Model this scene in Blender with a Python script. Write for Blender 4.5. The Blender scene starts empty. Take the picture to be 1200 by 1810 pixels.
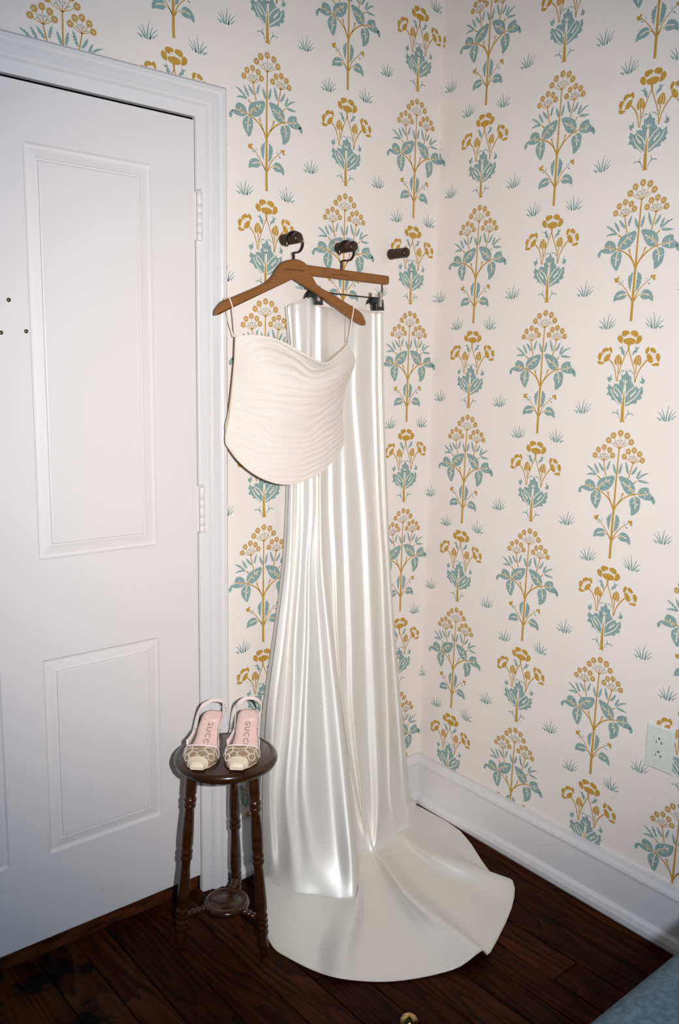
import bpy, math, random, json
import numpy as np
from mathutils import Vector, Matrix, noise
from math import sin, cos, pi, sqrt

# ---------------------------------------------------------------- camera, world, lights, exposure
scene = bpy.context.scene
COL = scene.collection
CAM_POS = Vector((-1.929, -1.859, 1.403))
CAM_ROT = Matrix(((0.76620, 0.09117, -0.63614), (-0.64235, 0.13597, -0.75420), (0.01774, 0.98651, 0.16245)))
cam_data = bpy.data.cameras.new('camera')
cam = bpy.data.objects.new('camera', cam_data)
COL.objects.link(cam)
cam.matrix_world = Matrix.Translation(CAM_POS) @ CAM_ROT.to_4x4()
cam_data.sensor_fit = 'VERTICAL'
cam_data.sensor_height = 36.0
cam_data.sensor_width = 24.0
cam_data.lens = 30.142
cam_data.clip_start = 0.02
scene.camera = cam

world = bpy.data.worlds.new('world')
scene.world = world
world.use_nodes = True
world.node_tree.nodes['Background'].inputs[0].default_value = (0.50, 0.70, 1.0, 1)
world.node_tree.nodes['Background'].inputs[1].default_value = 0.06

# the camera's flash, to the right of the lens
flash_data = bpy.data.lights.new('flash', 'SPOT')
flash_data.energy = 194
flash_data.color = (1.0, 0.93, 0.865)
flash_data.spot_size = math.radians(80)
flash_data.spot_blend = 1.0
flash_data.shadow_soft_size = 0.012
flash = bpy.data.objects.new('flash', flash_data)
COL.objects.link(flash)
flash.location = CAM_POS + CAM_ROT @ Vector((0.145, 0.03, 0.0))
flash.rotation_euler = (Vector((-0.195, 0.066, 1.178)) - flash.location).to_track_quat('-Z', 'Y').to_euler()

# added fill lamp beside the flash, no real source: cools the outer areas
cool_fill_data = bpy.data.lights.new('added_cool_fill', 'POINT')
cool_fill_data.energy = 62
cool_fill_data.color = (0.57, 0.77, 1.0)
cool_fill_data.shadow_soft_size = 0.012
cool_fill = bpy.data.objects.new('added_cool_fill', cool_fill_data)
COL.objects.link(cool_fill)
cool_fill.location = CAM_POS + CAM_ROT @ Vector((0.145, 0.035, 0.0))

vs = scene.view_settings
vs.view_transform = 'Standard'
vs.look = 'None'
vs.exposure = 0.0
vs.gamma = 1.0
vs.use_curve_mapping = False

# ---------------------------------------------------------------- materials
def lin(c):
    return tuple(((v / 255) / 12.92 if v / 255 <= 0.04045 else ((v / 255 + 0.055) / 1.055) ** 2.4) for v in c)

def mat(name, rgb, rough=0.5, metal=0.0, spec=0.5, bump=None, vary=None, coat=0.0, sheen=0.0, alpha=None, aniso=0.0):
    """rgb 0-255; bump=(scale,strength,detail); vary=(scale, rgb2, stretch(x,y,z), lo, hi)"""
    m = bpy.data.materials.new(name)
    m.use_nodes = True
    nt = m.node_tree
    b = nt.nodes['Principled BSDF']
    b.inputs['Base Color'].default_value = (*lin(rgb), 1)
    b.inputs['Roughness'].default_value = rough
    b.inputs['Metallic'].default_value = metal
    b.inputs['Specular IOR Level'].default_value = spec
    b.inputs['Coat Weight'].default_value = coat
    b.inputs['Sheen Weight'].default_value = sheen
    b.inputs['Anisotropic'].default_value = aniso
    if alpha is not None:
        b.inputs['Alpha'].default_value = alpha
    tc = nt.nodes.new('ShaderNodeTexCoord')
    if vary:
        mp = nt.nodes.new('ShaderNodeMapping')
        mp.inputs['Scale'].default_value = vary[2]
        nt.links.new(tc.outputs['Object'], mp.inputs['Vector'])
        nz = nt.nodes.new('ShaderNodeTexNoise')
        nz.inputs['Scale'].default_value = vary[0]
        nz.inputs['Detail'].default_value = 5
        nt.links.new(mp.outputs[0], nz.inputs['Vector'])
        rp = nt.nodes.new('ShaderNodeValToRGB')
        rp.color_ramp.elements[0].position = vary[3]
        rp.color_ramp.elements[1].position = vary[4]
        rp.color_ramp.elements[0].color = (*lin(rgb), 1)
        rp.color_ramp.elements[1].color = (*lin(vary[1]), 1)
        nt.links.new(nz.outputs[0], rp.inputs[0])
        nt.links.new(rp.outputs[0], b.inputs['Base Color'])
    if bump:
        nb = nt.nodes.new('ShaderNodeTexNoise')
        nb.inputs['Scale'].default_value = bump[0]
        nb.inputs['Detail'].default_value = bump[2]
        nt.links.new(tc.outputs['Object'], nb.inputs['Vector'])
        bp = nt.nodes.new('ShaderNodeBump')
        bp.inputs['Strength'].default_value = bump[1]
        bp.inputs['Distance'].default_value = 0.002
        nt.links.new(nb.outputs[0], bp.inputs['Height'])
        nt.links.new(bp.outputs[0], b.inputs['Normal'])
    return m

M = dict(
    paper=mat('wallpaper_ground', (228, 218, 211), 0.75, spec=0.25, bump=(420, 0.25, 2)),
    p_yellow=mat('wallpaper_ochre_ink', (194, 152, 66), 0.6, spec=0.3, vary=(300, (178, 134, 50), (1, 1, 1), 0.4, 0.6)),
    p_blue=mat('wallpaper_teal_ink', (142, 165, 160), 0.65, spec=0.3, vary=(260, (124, 150, 147), (1, 1, 1), 0.4, 0.6)),
    p_cream=mat('wallpaper_cream_ink', (231, 220, 205), 0.7, spec=0.3),
    door=mat('white_door_paint', (216, 210, 208), 0.42, spec=0.4, bump=(60, 0.12, 3)),
    trim=mat('white_trim_paint', (215, 211, 210), 0.35, spec=0.5, bump=(45, 0.15, 3)),
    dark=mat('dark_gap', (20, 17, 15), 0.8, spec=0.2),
    walnut=mat('dark_peg_wood', (58, 34, 22), 0.35, spec=0.5, vary=(30, (40, 22, 14), (1, 6, 1), 0.35, 0.7)),
    stool=mat('stool_stained_wood', (60, 32, 14), 0.24, spec=0.4, coat=0.15, vary=(18, (42, 21, 9), (1, 1, 4), 0.35, 0.7)),
    hanger=mat('hanger_brown_wood', (140, 90, 44), 0.5, spec=0.4, vary=(22, (120, 74, 34), (1, 1, 14), 0.3, 0.75)),
    ink=mat('dark_stamp', (62, 34, 18), 0.6),
    steel=mat('dark_steel_wire', (84, 74, 68), 0.22, metal=1.0),
    chrome=mat('chrome_metal', (205, 200, 192), 0.12, metal=1.0),
    brass=mat('polished_brass', (172, 140, 84), 0.12, metal=1.0),
    blackp=mat('black_clip_plastic', (34, 36, 35), 0.38, spec=0.5),
    satin=mat('ivory_satin', (235, 231, 225), 0.54, metal=0.56, spec=0.8, bump=(900, 0.04, 1)),
    tulle=mat('ivory_ruched_tulle', (224, 214, 202), 0.8, spec=0.2, sheen=0.1, bump=(520, 0.4, 2)),
    lining=mat('ivory_lining', (206, 187, 165), 0.6, spec=0.3),
    strap=mat('blush_satin_cord', (232, 212, 196), 0.4, spec=0.5),
    insole=mat('blush_leather_insole', (226, 192, 183), 0.5, spec=0.3, bump=(400, 0.1, 2)),
    piping=mat('pale_pink_leather', (232, 214, 208), 0.4, spec=0.4),
    mesh=mat('taupe_shoe_mesh', (172, 146, 118), 0.6, spec=0.3, bump=(900, 0.6, 1), vary=(700, (142, 116, 90), (1, 1, 1), 0.4, 0.6)),
    toe=mat('cream_leather_toe', (228, 208, 184), 0.42, spec=0.4, bump=(300, 0.25, 2)),
    crystal=mat('crystal_beads', (236, 222, 206), 0.25, metal=0.35, spec=1.0),
    outlet=mat('outlet_white_plastic', (212, 214, 206), 0.35, spec=0.5),
    slot=mat('socket_slot', (40, 34, 32), 0.7),
    thresh=mat('threshold_brown_wood', (88, 42, 18), 0.45, spec=0.3, vary=(9, (40, 18, 9), (1.5, 8, 8), 0.35, 0.65)),
    blanket=mat('grey_blue_wool', (88, 98, 98), 0.95, spec=0.05, bump=(260, 0.5, 4), vary=(120, (70, 81, 83), (1, 1, 1), 0.35, 0.65)),
    bedwood=mat('dark_bed_rail', (44, 28, 20), 0.5),
    oldbrass=mat('dull_old_brass', (96, 88, 66), 0.35, metal=0.8),
    blackiron=mat('black_iron', (26, 26, 28), 0.3, metal=0.6),
)

def plank(name, c1, c2, worn=False, seed=0.0):
    m = mat(name, c1, 0.5, spec=0.035, bump=(50, 0.08, 4))
    nt = m.node_tree; b = nt.nodes['Principled BSDF']
    tc = nt.nodes.new('ShaderNodeTexCoord'); mp = nt.nodes.new('ShaderNodeMapping')
    mp.inputs['Scale'].default_value = (9.0, 1.1, 1.0); mp.inputs['Location'].default_value = (seed, seed * 1.7, 0)
    nt.links.new(tc.outputs['Object'], mp.inputs['Vector'])
    big = nt.nodes.new('ShaderNodeTexNoise'); big.inputs['Scale'].default_value = 1.1; big.inputs['Detail'].default_value = 1.5
    nt.links.new(mp.outputs[0], big.inputs['Vector'])
    mul = nt.nodes.new('ShaderNodeMath'); mul.operation = 'MULTIPLY'; mul.inputs[1].default_value = 11.0
    nt.links.new(big.outputs[0], mul.inputs[0])
    fr = nt.nodes.new('ShaderNodeMath'); fr.operation = 'FRACT'; nt.links.new(mul.outputs[0], fr.inputs[0])
    fine = nt.nodes.new('ShaderNodeTexNoise'); fine.inputs['Scale'].default_value = 9.0; fine.inputs['Detail'].default_value = 6
    nt.links.new(mp.outputs[0], fine.inputs['Vector'])
    mx = nt.nodes.new('ShaderNodeMath'); mx.operation = 'MULTIPLY_ADD'; mx.inputs[1].default_value = 0.45
    nt.links.new(fr.outputs[0], mx.inputs[0]); nt.links.new(fine.outputs[0], mx.inputs[2])
    rp = nt.nodes.new('ShaderNodeValToRGB')
    rp.color_ramp.elements[0].position = 0.42; rp.color_ramp.elements[1].position = 0.95
    rp.color_ramp.elements[0].color = (*lin(c1), 1); rp.color_ramp.elements[1].color = (*lin(c2), 1)
    nt.links.new(mx.outputs[0], rp.inputs[0])
    out = rp.outputs[0]
    if worn:
        st = nt.nodes.new('ShaderNodeTexNoise'); st.inputs['Scale'].default_value = 9.0; st.inputs['Detail'].default_value = 7; st.inputs['Roughness'].default_value = 0.7
        nt.links.new(tc.outputs['Object'], st.inputs['Vector'])
        r2 = nt.nodes.new('ShaderNodeValToRGB'); r2.color_ramp.elements[0].position = 0.50; r2.color_ramp.elements[1].position = 0.60
        nt.links.new(st.outputs[0], r2.inputs[0])
        mix = nt.nodes.new('ShaderNodeMixRGB'); mix.inputs[2].default_value = (*lin((10, 8, 8)), 1)
        nt.links.new(r2.outputs[0], mix.inputs[0]); nt.links.new(out, mix.inputs[1]); out = mix.outputs[0]
    nt.links.new(out, b.inputs['Base Color'])
    return m
M['board0'] = plank('stained_floorboard', (72, 34, 14), (38, 15, 7), seed=0.0)
M['board1'] = plank('stained_floorboard_red', (62, 24, 12), (34, 12, 7), seed=3.3)
M['board2'] = plank('stained_floorboard_dark', (52, 23, 10), (28, 11, 6), seed=7.9)
M['boardworn'] = plank('worn_floorboard', (70, 36, 16), (40, 18, 9), True, seed=1.4)

# ---------------------------------------------------------------- helpers
class MB:
    """collects geometry and links it as ONE mesh object"""
    def __init__(s):
        s.v = []; s.f = []; s.mi = []; s.sm = []
    def add(s, verts, faces, mi=0, smooth=False, mx=None):
        o = len(s.v)
        if mx is not None:
            verts = [mx @ Vector(p) for p in verts]
        s.v.extend([tuple(p) for p in verts])
        for f in faces:
            s.f.append([i + o for i in f]); s.mi.append(mi); s.sm.append(smooth)
        return s
    def box(s, a, b, mi=0, mx=None):
        (x0, y0, z0), (x1, y1, z1) = a, b
        v = [(x0, y0, z0), (x1, y0, z0), (x1, y1, z0), (x0, y1, z0), (x0, y0, z1), (x1, y0, z1), (x1, y1, z1), (x0, y1, z1)]
        return s.add(v, [(0, 3, 2, 1), (4, 5, 6, 7), (0, 1, 5, 4), (1, 2, 6, 5), (2, 3, 7, 6), (3, 0, 4, 7)], mi, False, mx)
    def grid(s, P, mi=0, smooth=True, closed_u=False, flip=False):
        """P[row][col]"""
        R, K = len(P), len(P[0]); fs = []
        for i in range(R - 1):
            for j in range(K if closed_u else K - 1):
                q = (i * K + j, i * K + (j + 1) % K, (i + 1) * K + (j + 1) % K, (i + 1) * K + j)
                fs.append(q[::-1] if flip else q)
        return s.add([p for r in P for p in r], fs, mi, smooth)
    def lathe(s, prof, n=24, mi=0, mx=None, smooth=True, cap=True):
        v = []; f = []
        for z, r in prof:
            for k in range(n):
                a = 2 * pi * k / n
                v.append((r * cos(a), r * sin(a), z))
        for i in range(len(prof) - 1):
            for k in range(n):
                f.append((i * n + k, i * n + (k + 1) % n, (i + 1) * n + (k + 1) % n, (i + 1) * n + k))
        if cap:
            f.append(tuple(range(n))[::-1]); f.append(tuple((len(prof) - 1) * n + k for k in range(n)))
        return s.add(v, f, mi, smooth, mx)
    def tube(s, pts, r, n=8, mi=0, smooth=True, closed=False, flat=None):
        """tube through pts; r number or list; flat=(vector, ratio) squashes along a vector"""
        P = [Vector(p) for p in pts]; N = len(P)
        rs = r if isinstance(r, (list, tuple)) else [r] * N
        rings = []; up = None
        for i in range(N):
            if closed: t = P[(i + 1) % N] - P[i - 1]
            else: t = P[min(i + 1, N - 1)] - P[max(i - 1, 0)]
            t.normalize()
            if up is None:
                up = Vector((0, 0, 1)) if abs(t.z) < 0.9 else Vector((1, 0, 0))
            a = t.cross(up).normalized(); b = a.cross(t).normalized(); up = b
            ring = []
            for k in range(n):
                w = 2 * pi * k / n
                o = a * cos(w) * rs[i] + b * sin(w) * rs[i]
                if flat: 
                    d = Vector(flat[0]).normalized(); o = o - d * (o.dot(d)) * (1 - flat[1])
                ring.append(tuple(P[i] + o))
            rings.append(ring)
        if closed: rings.append(rings[0])
        s.grid(rings, mi, smooth, closed_u=True)
        if not closed:
            o = len(s.v) - N * n
            s.f.append([o + k for k in range(n)]); s.mi.append(mi); s.sm.append(False)
            s.f.append([o + (N - 1) * n + k for k in range(n)][::-1]); s.mi.append(mi); s.sm.append(False)
        return s
    def prism(s, outline, y0, y1, mi=0, bevel=0.0):
        """outline in (x, z), extruded along y; front at y0 < y1"""
        n = len(outline); cx = sum(p[0] for p in outline) / n; cz = sum(p[1] for p in outline) / n
        def inset(d):
            out = []
            for i in range(n):
                p0, p1, p2 = outline[i - 1], outline[i], outline[(i + 1) % n]
                e1 = Vector((p1[0] - p0[0], p1[1] - p0[1])); e2 = Vector((p2[0] - p1[0], p2[1] - p1[1]))
                e1.normalize(); e2.normalize()
                nn = Vector((-(e1.y + e2.y), e1.x + e2.x))
                if nn.length < 1e-6: nn = Vector((-e1.y, e1.x))
                nn.normalize()
                out.append((p1[0] + nn.x * d, p1[1] + nn.y * d))
            return out
        area = sum(outline[i - 1][0] * outline[i][1] - outline[i][0] * outline[i - 1][1] for i in range(n))
        d = bevel if area > 0 else -bevel
        oi = inset(d) if bevel else outline
        rings = [(oi, y0), (outline, y0 + bevel), (outline, y1 - bevel), (oi, y1)] if bevel else [(outline, y0), (outline, y1)]
        v = [(p[0], y, p[1]) for o, y in rings for p in o]; f = []
        for i in range(len(rings) - 1):
            for k in range(n):
                q = (i * n + k, i * n + (k + 1) % n, (i + 1) * n + (k + 1) % n, (i + 1) * n + k)
                f.append(q if area > 0 else q[::-1])
        a = tuple(range(n)); b = tuple((len(rings) - 1) * n + k for k in range(n))
        f.append(a[::-1] if area > 0 else a); f.append(b if area > 0 else b[::-1])
        return s.add(v, f, mi)
    def build(s, name, mats, parent=None, bevel=None, solid=None, loc=None):
        me = bpy.data.meshes.new(name)
        me.from_pydata(s.v, [], s.f)
        for m in (mats if isinstance(mats, (list, tuple)) else [mats]):
            me.materials.append(M[m] if isinstance(m, str) else m)
        me.polygons.foreach_set('material_index', s.mi)
        me.polygons.foreach_set('use_smooth', s.sm)
        me.update()
        o = bpy.data.objects.new(name, me)
        COL.objects.link(o)
        if parent is not None:
            o.parent = parent
            pm = Matrix.Identity(4); q = parent; chain = []
            while q is not None: chain.append(q.matrix_basis.copy()); q = q.parent
            for c in reversed(chain): pm = pm @ c
            me.transform(pm.inverted())           # parts are drawn in world coordinates
        elif loc is not None:
            me.transform(Matrix.Translation(-Vector(loc))); o.location = loc
        if bevel:
            b = o.modifiers.new('bevel', 'BEVEL'); b.width = bevel; b.segments = 2; b.limit_method = 'ANGLE'
        if solid:
            b = o.modifiers.new('solid', 'SOLIDIFY'); b.thickness = solid; b.offset = 0
        return o

def thing(name, label, cat, loc, group=None):
    o = bpy.data.objects.new(name, None); COL.objects.link(o)
    o.empty_display_size = 0.05
    o.location = loc; o['label'] = label; o['category'] = cat
    if group: o['group'] = group
    return o
def tag(o, label, cat, group=None):
    o['label'] = label; o['category'] = cat
    if group: o['group'] = group
    return o
def struct(o):
    o['kind'] = 'structure'; return o
def cr(p0, p1, p2, p3, t):
    return 0.5 * ((2 * p1) + (-p0 + p2) * t + (2 * p0 - 5 * p1 + 4 * p2 - p3) * t * t + (-p0 + 3 * p1 - 3 * p2 + p3) * t ** 3)
def spline(pts, sub, closed=False):
    P = np.array(pts, float); n = len(P); out = []
    rng = range(n) if closed else range(n - 1)
    for i in rng:
        if closed: a, b, c, d = P[i - 1], P[i], P[(i + 1) % n], P[(i + 2) % n]
        else: a, b, c, d = P[max(i - 1, 0)], P[i], P[i + 1], P[min(i + 2, n - 1)]
        for k in range(sub): out.append(cr(a, b, c, d, k / sub))
    if not closed: out.append(P[-1])
    return np.array(out)
def net_surface(net, sv, su):
    N = np.array(net, float)
    A = np.array([spline(N[i], su) for i in range(N.shape[0])])          # rows x U
    B = np.array([spline(A[:, j], sv) for j in range(A.shape[1])])       # U x V
    return np.transpose(B, (1, 0, 2))

# ---- printed motifs (mm, origin at the stem base) and cloth nets (mm, world)
MOTIF_UMBEL=[['p','b',[[-1.1,120.1],[-11.6,111.0],[-18.9,102.1],[-16.5,88.2],[-13.0,77.2],[-4.3,69.7],[1.6,70.4],[7.5,71.1],[15.1,83.3],[18.4,103.6],[10.3,113.6]],2.63,16],['s','c',[[-2.7,70.7],[0.3,118.2]],13.6,12.29],['s','y',[[-42.6,244.7],[-32.9,207.9]],2.85,3.29],['s','y',[[41.3,248.4],[32.3,208.3]],2.85,3.29],['s','y',[[-58.3,206.7],[-48.2,199.1]],2.85,3.29],['s','y',[[55.3,206.7],[47.6,199.6]],2.85,3.29],['l','b',[[-60.4,207.9],[-79.6,221.9],[-94.0,229.0]],5.27],['l','b',[[-54.5,212.9],[-63.2,226.0],[-70.5,237.7]],6.58],['l','b',[[-62.8,207.2],[-78.2,208.2],[-92.8,204.2]],5.27],['l','b',[[-39.7,220.2],[-49.7,230.8],[-57.8,240.8]],6.58],['l','b',[[-30.4,223.4],[-27.4,236.5],[-22.9,249.0]],6.14],['l','b',[[-4.0,216.8],[-9.5,229.5],[-14.4,242.6]],7.02],['l','b',[[4.6,217.9],[8.1,231.6],[11.0,246.2]],7.02],['l','b',[[30.9,221.3],[25.4,236.8],[20.8,252.4]],7.02],['l','b',[[40.2,220.8],[48.8,231.6],[54.5,243.9]],6.58],['l','b',[[55.3,212.7],[60.1,225.0],[65.3,235.2]],6.14],['l','b',[[58.8,211.8],[72.1,223.5],[89.5,230.3]],4.83],['l','b',[[59.6,208.5],[75.0,206.9],[92.0,205.7]],6.14],['p','b',[[-53.2,171.1],[-55.6,185.1],[-48.8,198.1],[-32.7,206.1],[-8.1,210.9],[-9.1,193.5],[-19.0,178.1],[-33.8,170.1],[-47.3,171.1]],1.97,26],['p','b',[[-61.0,170.0],[-61.5,180.1],[-69.0,190.6],[-86.7,193.1],[-93.6,182.0],[-90.7,177.7],[-103.6,172.5],[-100.6,167.8],[-87.5,163.7],[-72.5,163.7]],1.76,24],['p','b',[[-101.2,174.2],[-107.2,169.9],[-112.1,162.8],[-107.6,154.0],[-102.3,161.6],[-102.0,169.1]],0.0,10],['p','b',[[-54.9,168.4],[-46.7,165.3],[-42.1,155.5],[-44.5,138.3],[-52.5,120.6],[-62.8,129.1],[-71.6,142.6],[-71.7,155.4],[-63.9,165.0]],1.76,24],['p','b',[[52.3,174.6],[36.9,170.9],[23.4,178.5],[13.6,194.5],[5.9,212.3],[27.0,210.6],[44.3,202.8],[53.2,189.9],[53.6,179.8]],1.97,26],['p','b',[[63.7,176.2],[64.0,184.3],[73.2,192.7],[90.1,194.1],[93.6,182.6],[104.5,174.9],[104.6,167.7],[90.8,163.6],[74.9,165.8],[65.0,170.4]],1.76,24],['p','b',[[100.1,169.6],[106.3,172.6],[111.6,164.4],[108.1,155.9],[100.8,163.1]],0.0,8],['p','b',[[52.3,165.9],[63.4,168.1],[71.1,160.2],[71.4,146.1],[66.9,131.2],[49.9,119.8],[46.8,136.1],[41.5,149.6],[43.7,161.1]],1.76,24],['p','b',[[-18.7,62.0],[-23.7,70.4],[-32.6,73.7],[-44.6,70.9],[-52.4,62.3],[-54.2,47.8],[-43.8,51.0],[-30.3,51.8],[-22.2,55.9]],1.54,16],['p','b',[[18.8,61.0],[25.2,71.6],[34.3,74.3],[46.6,68.3],[53.5,57.2],[53.7,44.8],[43.7,51.2],[30.9,50.8],[21.8,54.3]],1.54,16],['s','c',[[-52.6,170.4],[-44.9,183.4],[-34.8,191.1],[-18.9,200.5]],5.09,2.81],['s','c',[[-64.8,173.7],[-80.0,176.2],[-95.3,178.6]],4.77,2.63],['s','c',[[-53.3,167.5],[-56.6,153.4],[-57.2,132.1]],4.77,2.63],['s','c',[[51.5,173.5],[44.8,183.6],[33.8,190.2],[16.6,199.1]],5.09,2.81],['s','c',[[65.4,175.1],[76.0,176.6],[91.3,178.9]],4.77,2.63],['s','c',[[52.2,167.5],[57.5,156.1],[58.9,138.1]],4.77,2.63],['s','c',[[-18.0,62.6],[-29.1,63.7],[-44.6,59.4]],4.14,2.28],['s','c',[[19.2,61.7],[28.4,63.4],[42.8,60.3]],4.14,2.28],['s','c',[[-41.6,187.0],[-30.2,182.3]],2.63,1.32],['s','c',[[-34.8,191.1],[-28.7,202.3]],2.63,1.32],['s','c',[[-26.8,195.7],[-19.0,190.1]],2.63,1.32],['s','c',[[-56.4,151.3],[-66.3,151.9]],2.63,1.32],['s','c',[[-56.5,144.9],[-47.1,149.5]],2.63,1.32],['s','c',[[44.8,183.6],[34.7,181.2]],2.63,1.32],['s','c',[[38.5,188.8],[37.3,199.8]],2.63,1.32],['s','c',[[28.8,193.0],[21.1,189.5]],2.63,1.32],['s','c',[[57.7,154.1],[49.4,150.8]],2.63,1.32],['s','c',[[58.3,148.1],[66.5,150.4]],2.63,1.32],['s','c',[[-77.4,175.8],[-74.2,167.7]],2.63,1.32],['s','c',[[-77.5,176.2],[-78.3,184.1]],2.63,1.32],['s','c',[[82.6,177.6],[83.5,169.1]],2.63,1.32],['s','c',[[82.6,178.0],[82.7,187.0]],2.63,1.32],['s','y',[[-1.3,122.1],[-6.1,133.9],[-16.0,149.0],[-33.0,162.1],[-52.6,170.4],[-67.4,174.6],[-80.0,176.5],[-94.1,179.2]],4.83,1.54],['s','y',[[-1.3,122.1],[6.3,140.0],[23.2,158.0],[40.6,168.8],[53.9,173.0],[67.1,176.1],[86.9,178.6]],4.83,1.54],['s','y',[[-52.6,170.4],[-44.9,182.8],[-34.7,190.4],[-22.1,196.9]],2.63,0.88],['s','y',[[-53.0,168.6],[-55.6,160.9],[-57.1,151.2]],1.97,0.66],['s','y',[[52.1,172.5],[44.8,183.6],[33.8,190.2],[21.6,195.6]],2.63,0.88],['s','y',[[51.8,171.5],[56.3,163.0],[58.1,148.1]],2.19,0.88],['s','y',[[-24.9,170.0],[-11.9,144.4]],2.85,1.76],['s','y',[[-19.7,170.9],[-19.7,162.0]],2.19,1.76],['s','y',[[22.9,172.3],[10.6,144.8]],2.85,1.76],['s','y',[[18.3,171.7],[19.2,163.6]],1.97,1.76],['s','y',[[-1.9,46.6],[-11.9,61.6],[-25.8,79.2],[-41.6,94.8]],3.07,1.76],['s','y',[[1.2,47.2],[11.3,69.0],[24.0,83.8],[37.4,93.9]],3.07,1.76],['s','y',[[-2.5,45.4],[-7.7,56.1],[-18.0,62.2],[-31.5,62.9]],2.19,1.1],['s','y',[[2.1,47.4],[11.2,58.5],[19.1,62.1],[35.5,62.7]],2.19,1.1],['s','b',[[-36.9,87.8],[-43.9,88.7],[-41.5,94.4]],2.41,1.32],['s','b',[[-32.3,90.7],[-33.2,99.6]],1.97,0.88],['s','b',[[-41.5,94.4],[-47.2,97.3]],2.19,1.76],['s','b',[[37.6,87.7],[42.9,85.8],[36.2,89.5]],2.41,1.32],['s','b',[[32.3,93.6],[33.3,101.4]],1.97,0.88],['s','b',[[37.3,94.3],[45.0,101.0]],2.19,1.76],['p','y',[[-56.5,103.6],[-51.5,102.9],[-45.7,106.9],[-42.9,102.7],[-46.2,98.9],[-44.5,94.3],[-53.0,92.9],[-55.9,97.3]],0.0,8],['p','y',[[43.0,106.4],[49.0,106.2],[54.4,107.1],[54.2,100.5],[55.7,95.0],[50.8,94.2],[47.9,99.4],[43.7,100.3]],0.0,8],['s','y',[[0.0,0.0],[-0.7,46.8],[-1.0,84.6],[-1.3,122.1],[-1.2,155.4],[-1.5,192.5],[-1.0,237.7],[-0.6,281.4]],7.46,3.29],['s','y',[[-0.5,280.8],[-18.1,288.5],[-33.0,298.6]],1.97,1.1],['s','y',[[-0.5,280.8],[-11.1,294.6],[-20.4,312.0]],1.97,1.1],['s','y',[[-0.5,280.8],[-0.2,298.2],[-0.6,319.2]],1.97,1.1],['s','y',[[-0.5,280.8],[10.5,296.1],[18.9,314.2]],1.97,1.1],['s','y',[[-0.5,280.8],[17.3,289.8],[31.4,299.8]],1.97,1.1],['s','b',[[-8.6,288.4],[-16.7,295.9]],1.1,0.88],['s','b',[[-19.9,294.4],[-16.4,292.7],[-13.4,295.5]],1.54,0.88],['s','b',[[-3.6,291.6],[-6.7,302.4]],1.1,0.88],['s','b',[[-9.8,300.9],[-6.3,299.2],[-3.4,301.9]],1.54,0.88],['s','b',[[2.5,292.0],[5.5,303.1]],1.1,0.88],['s','b',[[2.4,301.6],[5.8,299.9],[8.8,302.6]],1.54,0.88],['s','b',[[7.5,289.0],[15.5,297.1]],1.1,0.88],['s','b',[[12.4,295.6],[15.8,293.9],[18.7,296.6]],1.54,0.88],['f','y',[[-33.0,298.6]],8.56],['f','y',[[-20.4,312.0]],8.56],['f','y',[[-0.6,319.2]],8.56],['f','y',[[18.9,314.2]],8.56],['f','y',[[31.4,299.8]],8.56],['s','y',[[-42.3,246.2],[-57.1,250.7],[-69.5,257.0]],1.97,1.1],['s','y',[[-42.3,246.2],[-52.1,257.6],[-60.7,272.1]],1.97,1.1],['s','y',[[-42.3,246.2],[-43.1,261.4],[-44.3,280.0]],1.97,1.1],['s','y',[[-42.3,246.2],[-34.0,259.2],[-27.7,274.5]],1.97,1.1],['s','y',[[-42.3,246.2],[-28.8,253.5],[-18.1,261.9]],1.97,1.1],['s','b',[[-49.3,251.8],[-56.4,257.5]],1.1,0.88],['s','b',[[-59.7,255.9],[-56.1,254.3],[-53.0,257.1]],1.54,0.88],['s','b',[[-45.5,255.4],[-48.6,264.7]],1.1,0.88],['s','b',[[-51.9,263.1],[-48.3,261.4],[-45.2,264.2]],1.54,0.88],['s','b',[[-40.3,255.8],[-38.4,265.5]],1.1,0.88],['s','b',[[-41.6,263.9],[-38.0,262.2],[-35.0,265.0]],1.54,0.88],['s','b',[[-36.3,253.0],[-30.2,259.9]],1.1,0.88],['s','b',[[-33.4,258.3],[-29.9,256.6],[-26.8,259.4]],1.54,0.88],['f','y',[[-69.5,257.0]],7.9],['f','y',[[-60.7,272.1]],7.9],['f','y',[[-44.3,280.0]],7.9],['f','y',[[-27.7,274.5]],7.9],['f','y',[[-18.1,261.9]],7.9],['s','y',[[40.9,248.7],[27.3,254.5],[15.8,262.4]],1.97,1.1],['s','y',[[40.9,248.7],[32.9,260.9],[25.9,276.1]],1.97,1.1],['s','y',[[40.9,248.7],[41.8,263.3],[42.0,280.9]],1.97,1.1],['s','y',[[40.9,248.7],[50.5,259.9],[57.9,273.0]],1.97,1.1],['s','y',[[40.9,248.7],[55.1,253.5],[66.6,258.7]],1.97,1.1],['s','b',[[34.7,255.1],[28.5,261.4]],1.1,0.88],['s','b',[[25.4,259.9],[28.8,258.2],[31.7,261.0]],1.54,0.88],['s','b',[[38.7,257.9],[36.6,267.2]],1.1,0.88],['s','b',[[33.5,265.6],[36.9,264.0],[39.8,266.7]],1.54,0.88],['s','b',[[43.7,257.5],[46.5,266.2]],1.1,0.88],['s','b',[[43.5,264.7],[46.8,263.1],[49.7,265.8]],1.54,0.88],['s','b',[[47.5,254.0],[54.2,259.4]],1.1,0.88],['s','b',[[51.2,257.8],[54.5,256.2],[57.4,258.9]],1.54,0.88],['f','y',[[15.8,262.4]],7.9],['f','y',[[25.9,276.1]],7.9],['f','y',[[42.0,280.9]],7.9],['f','y',[[57.9,273.0]],7.9],['f','y',[[66.6,258.7]],7.9]]
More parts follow.
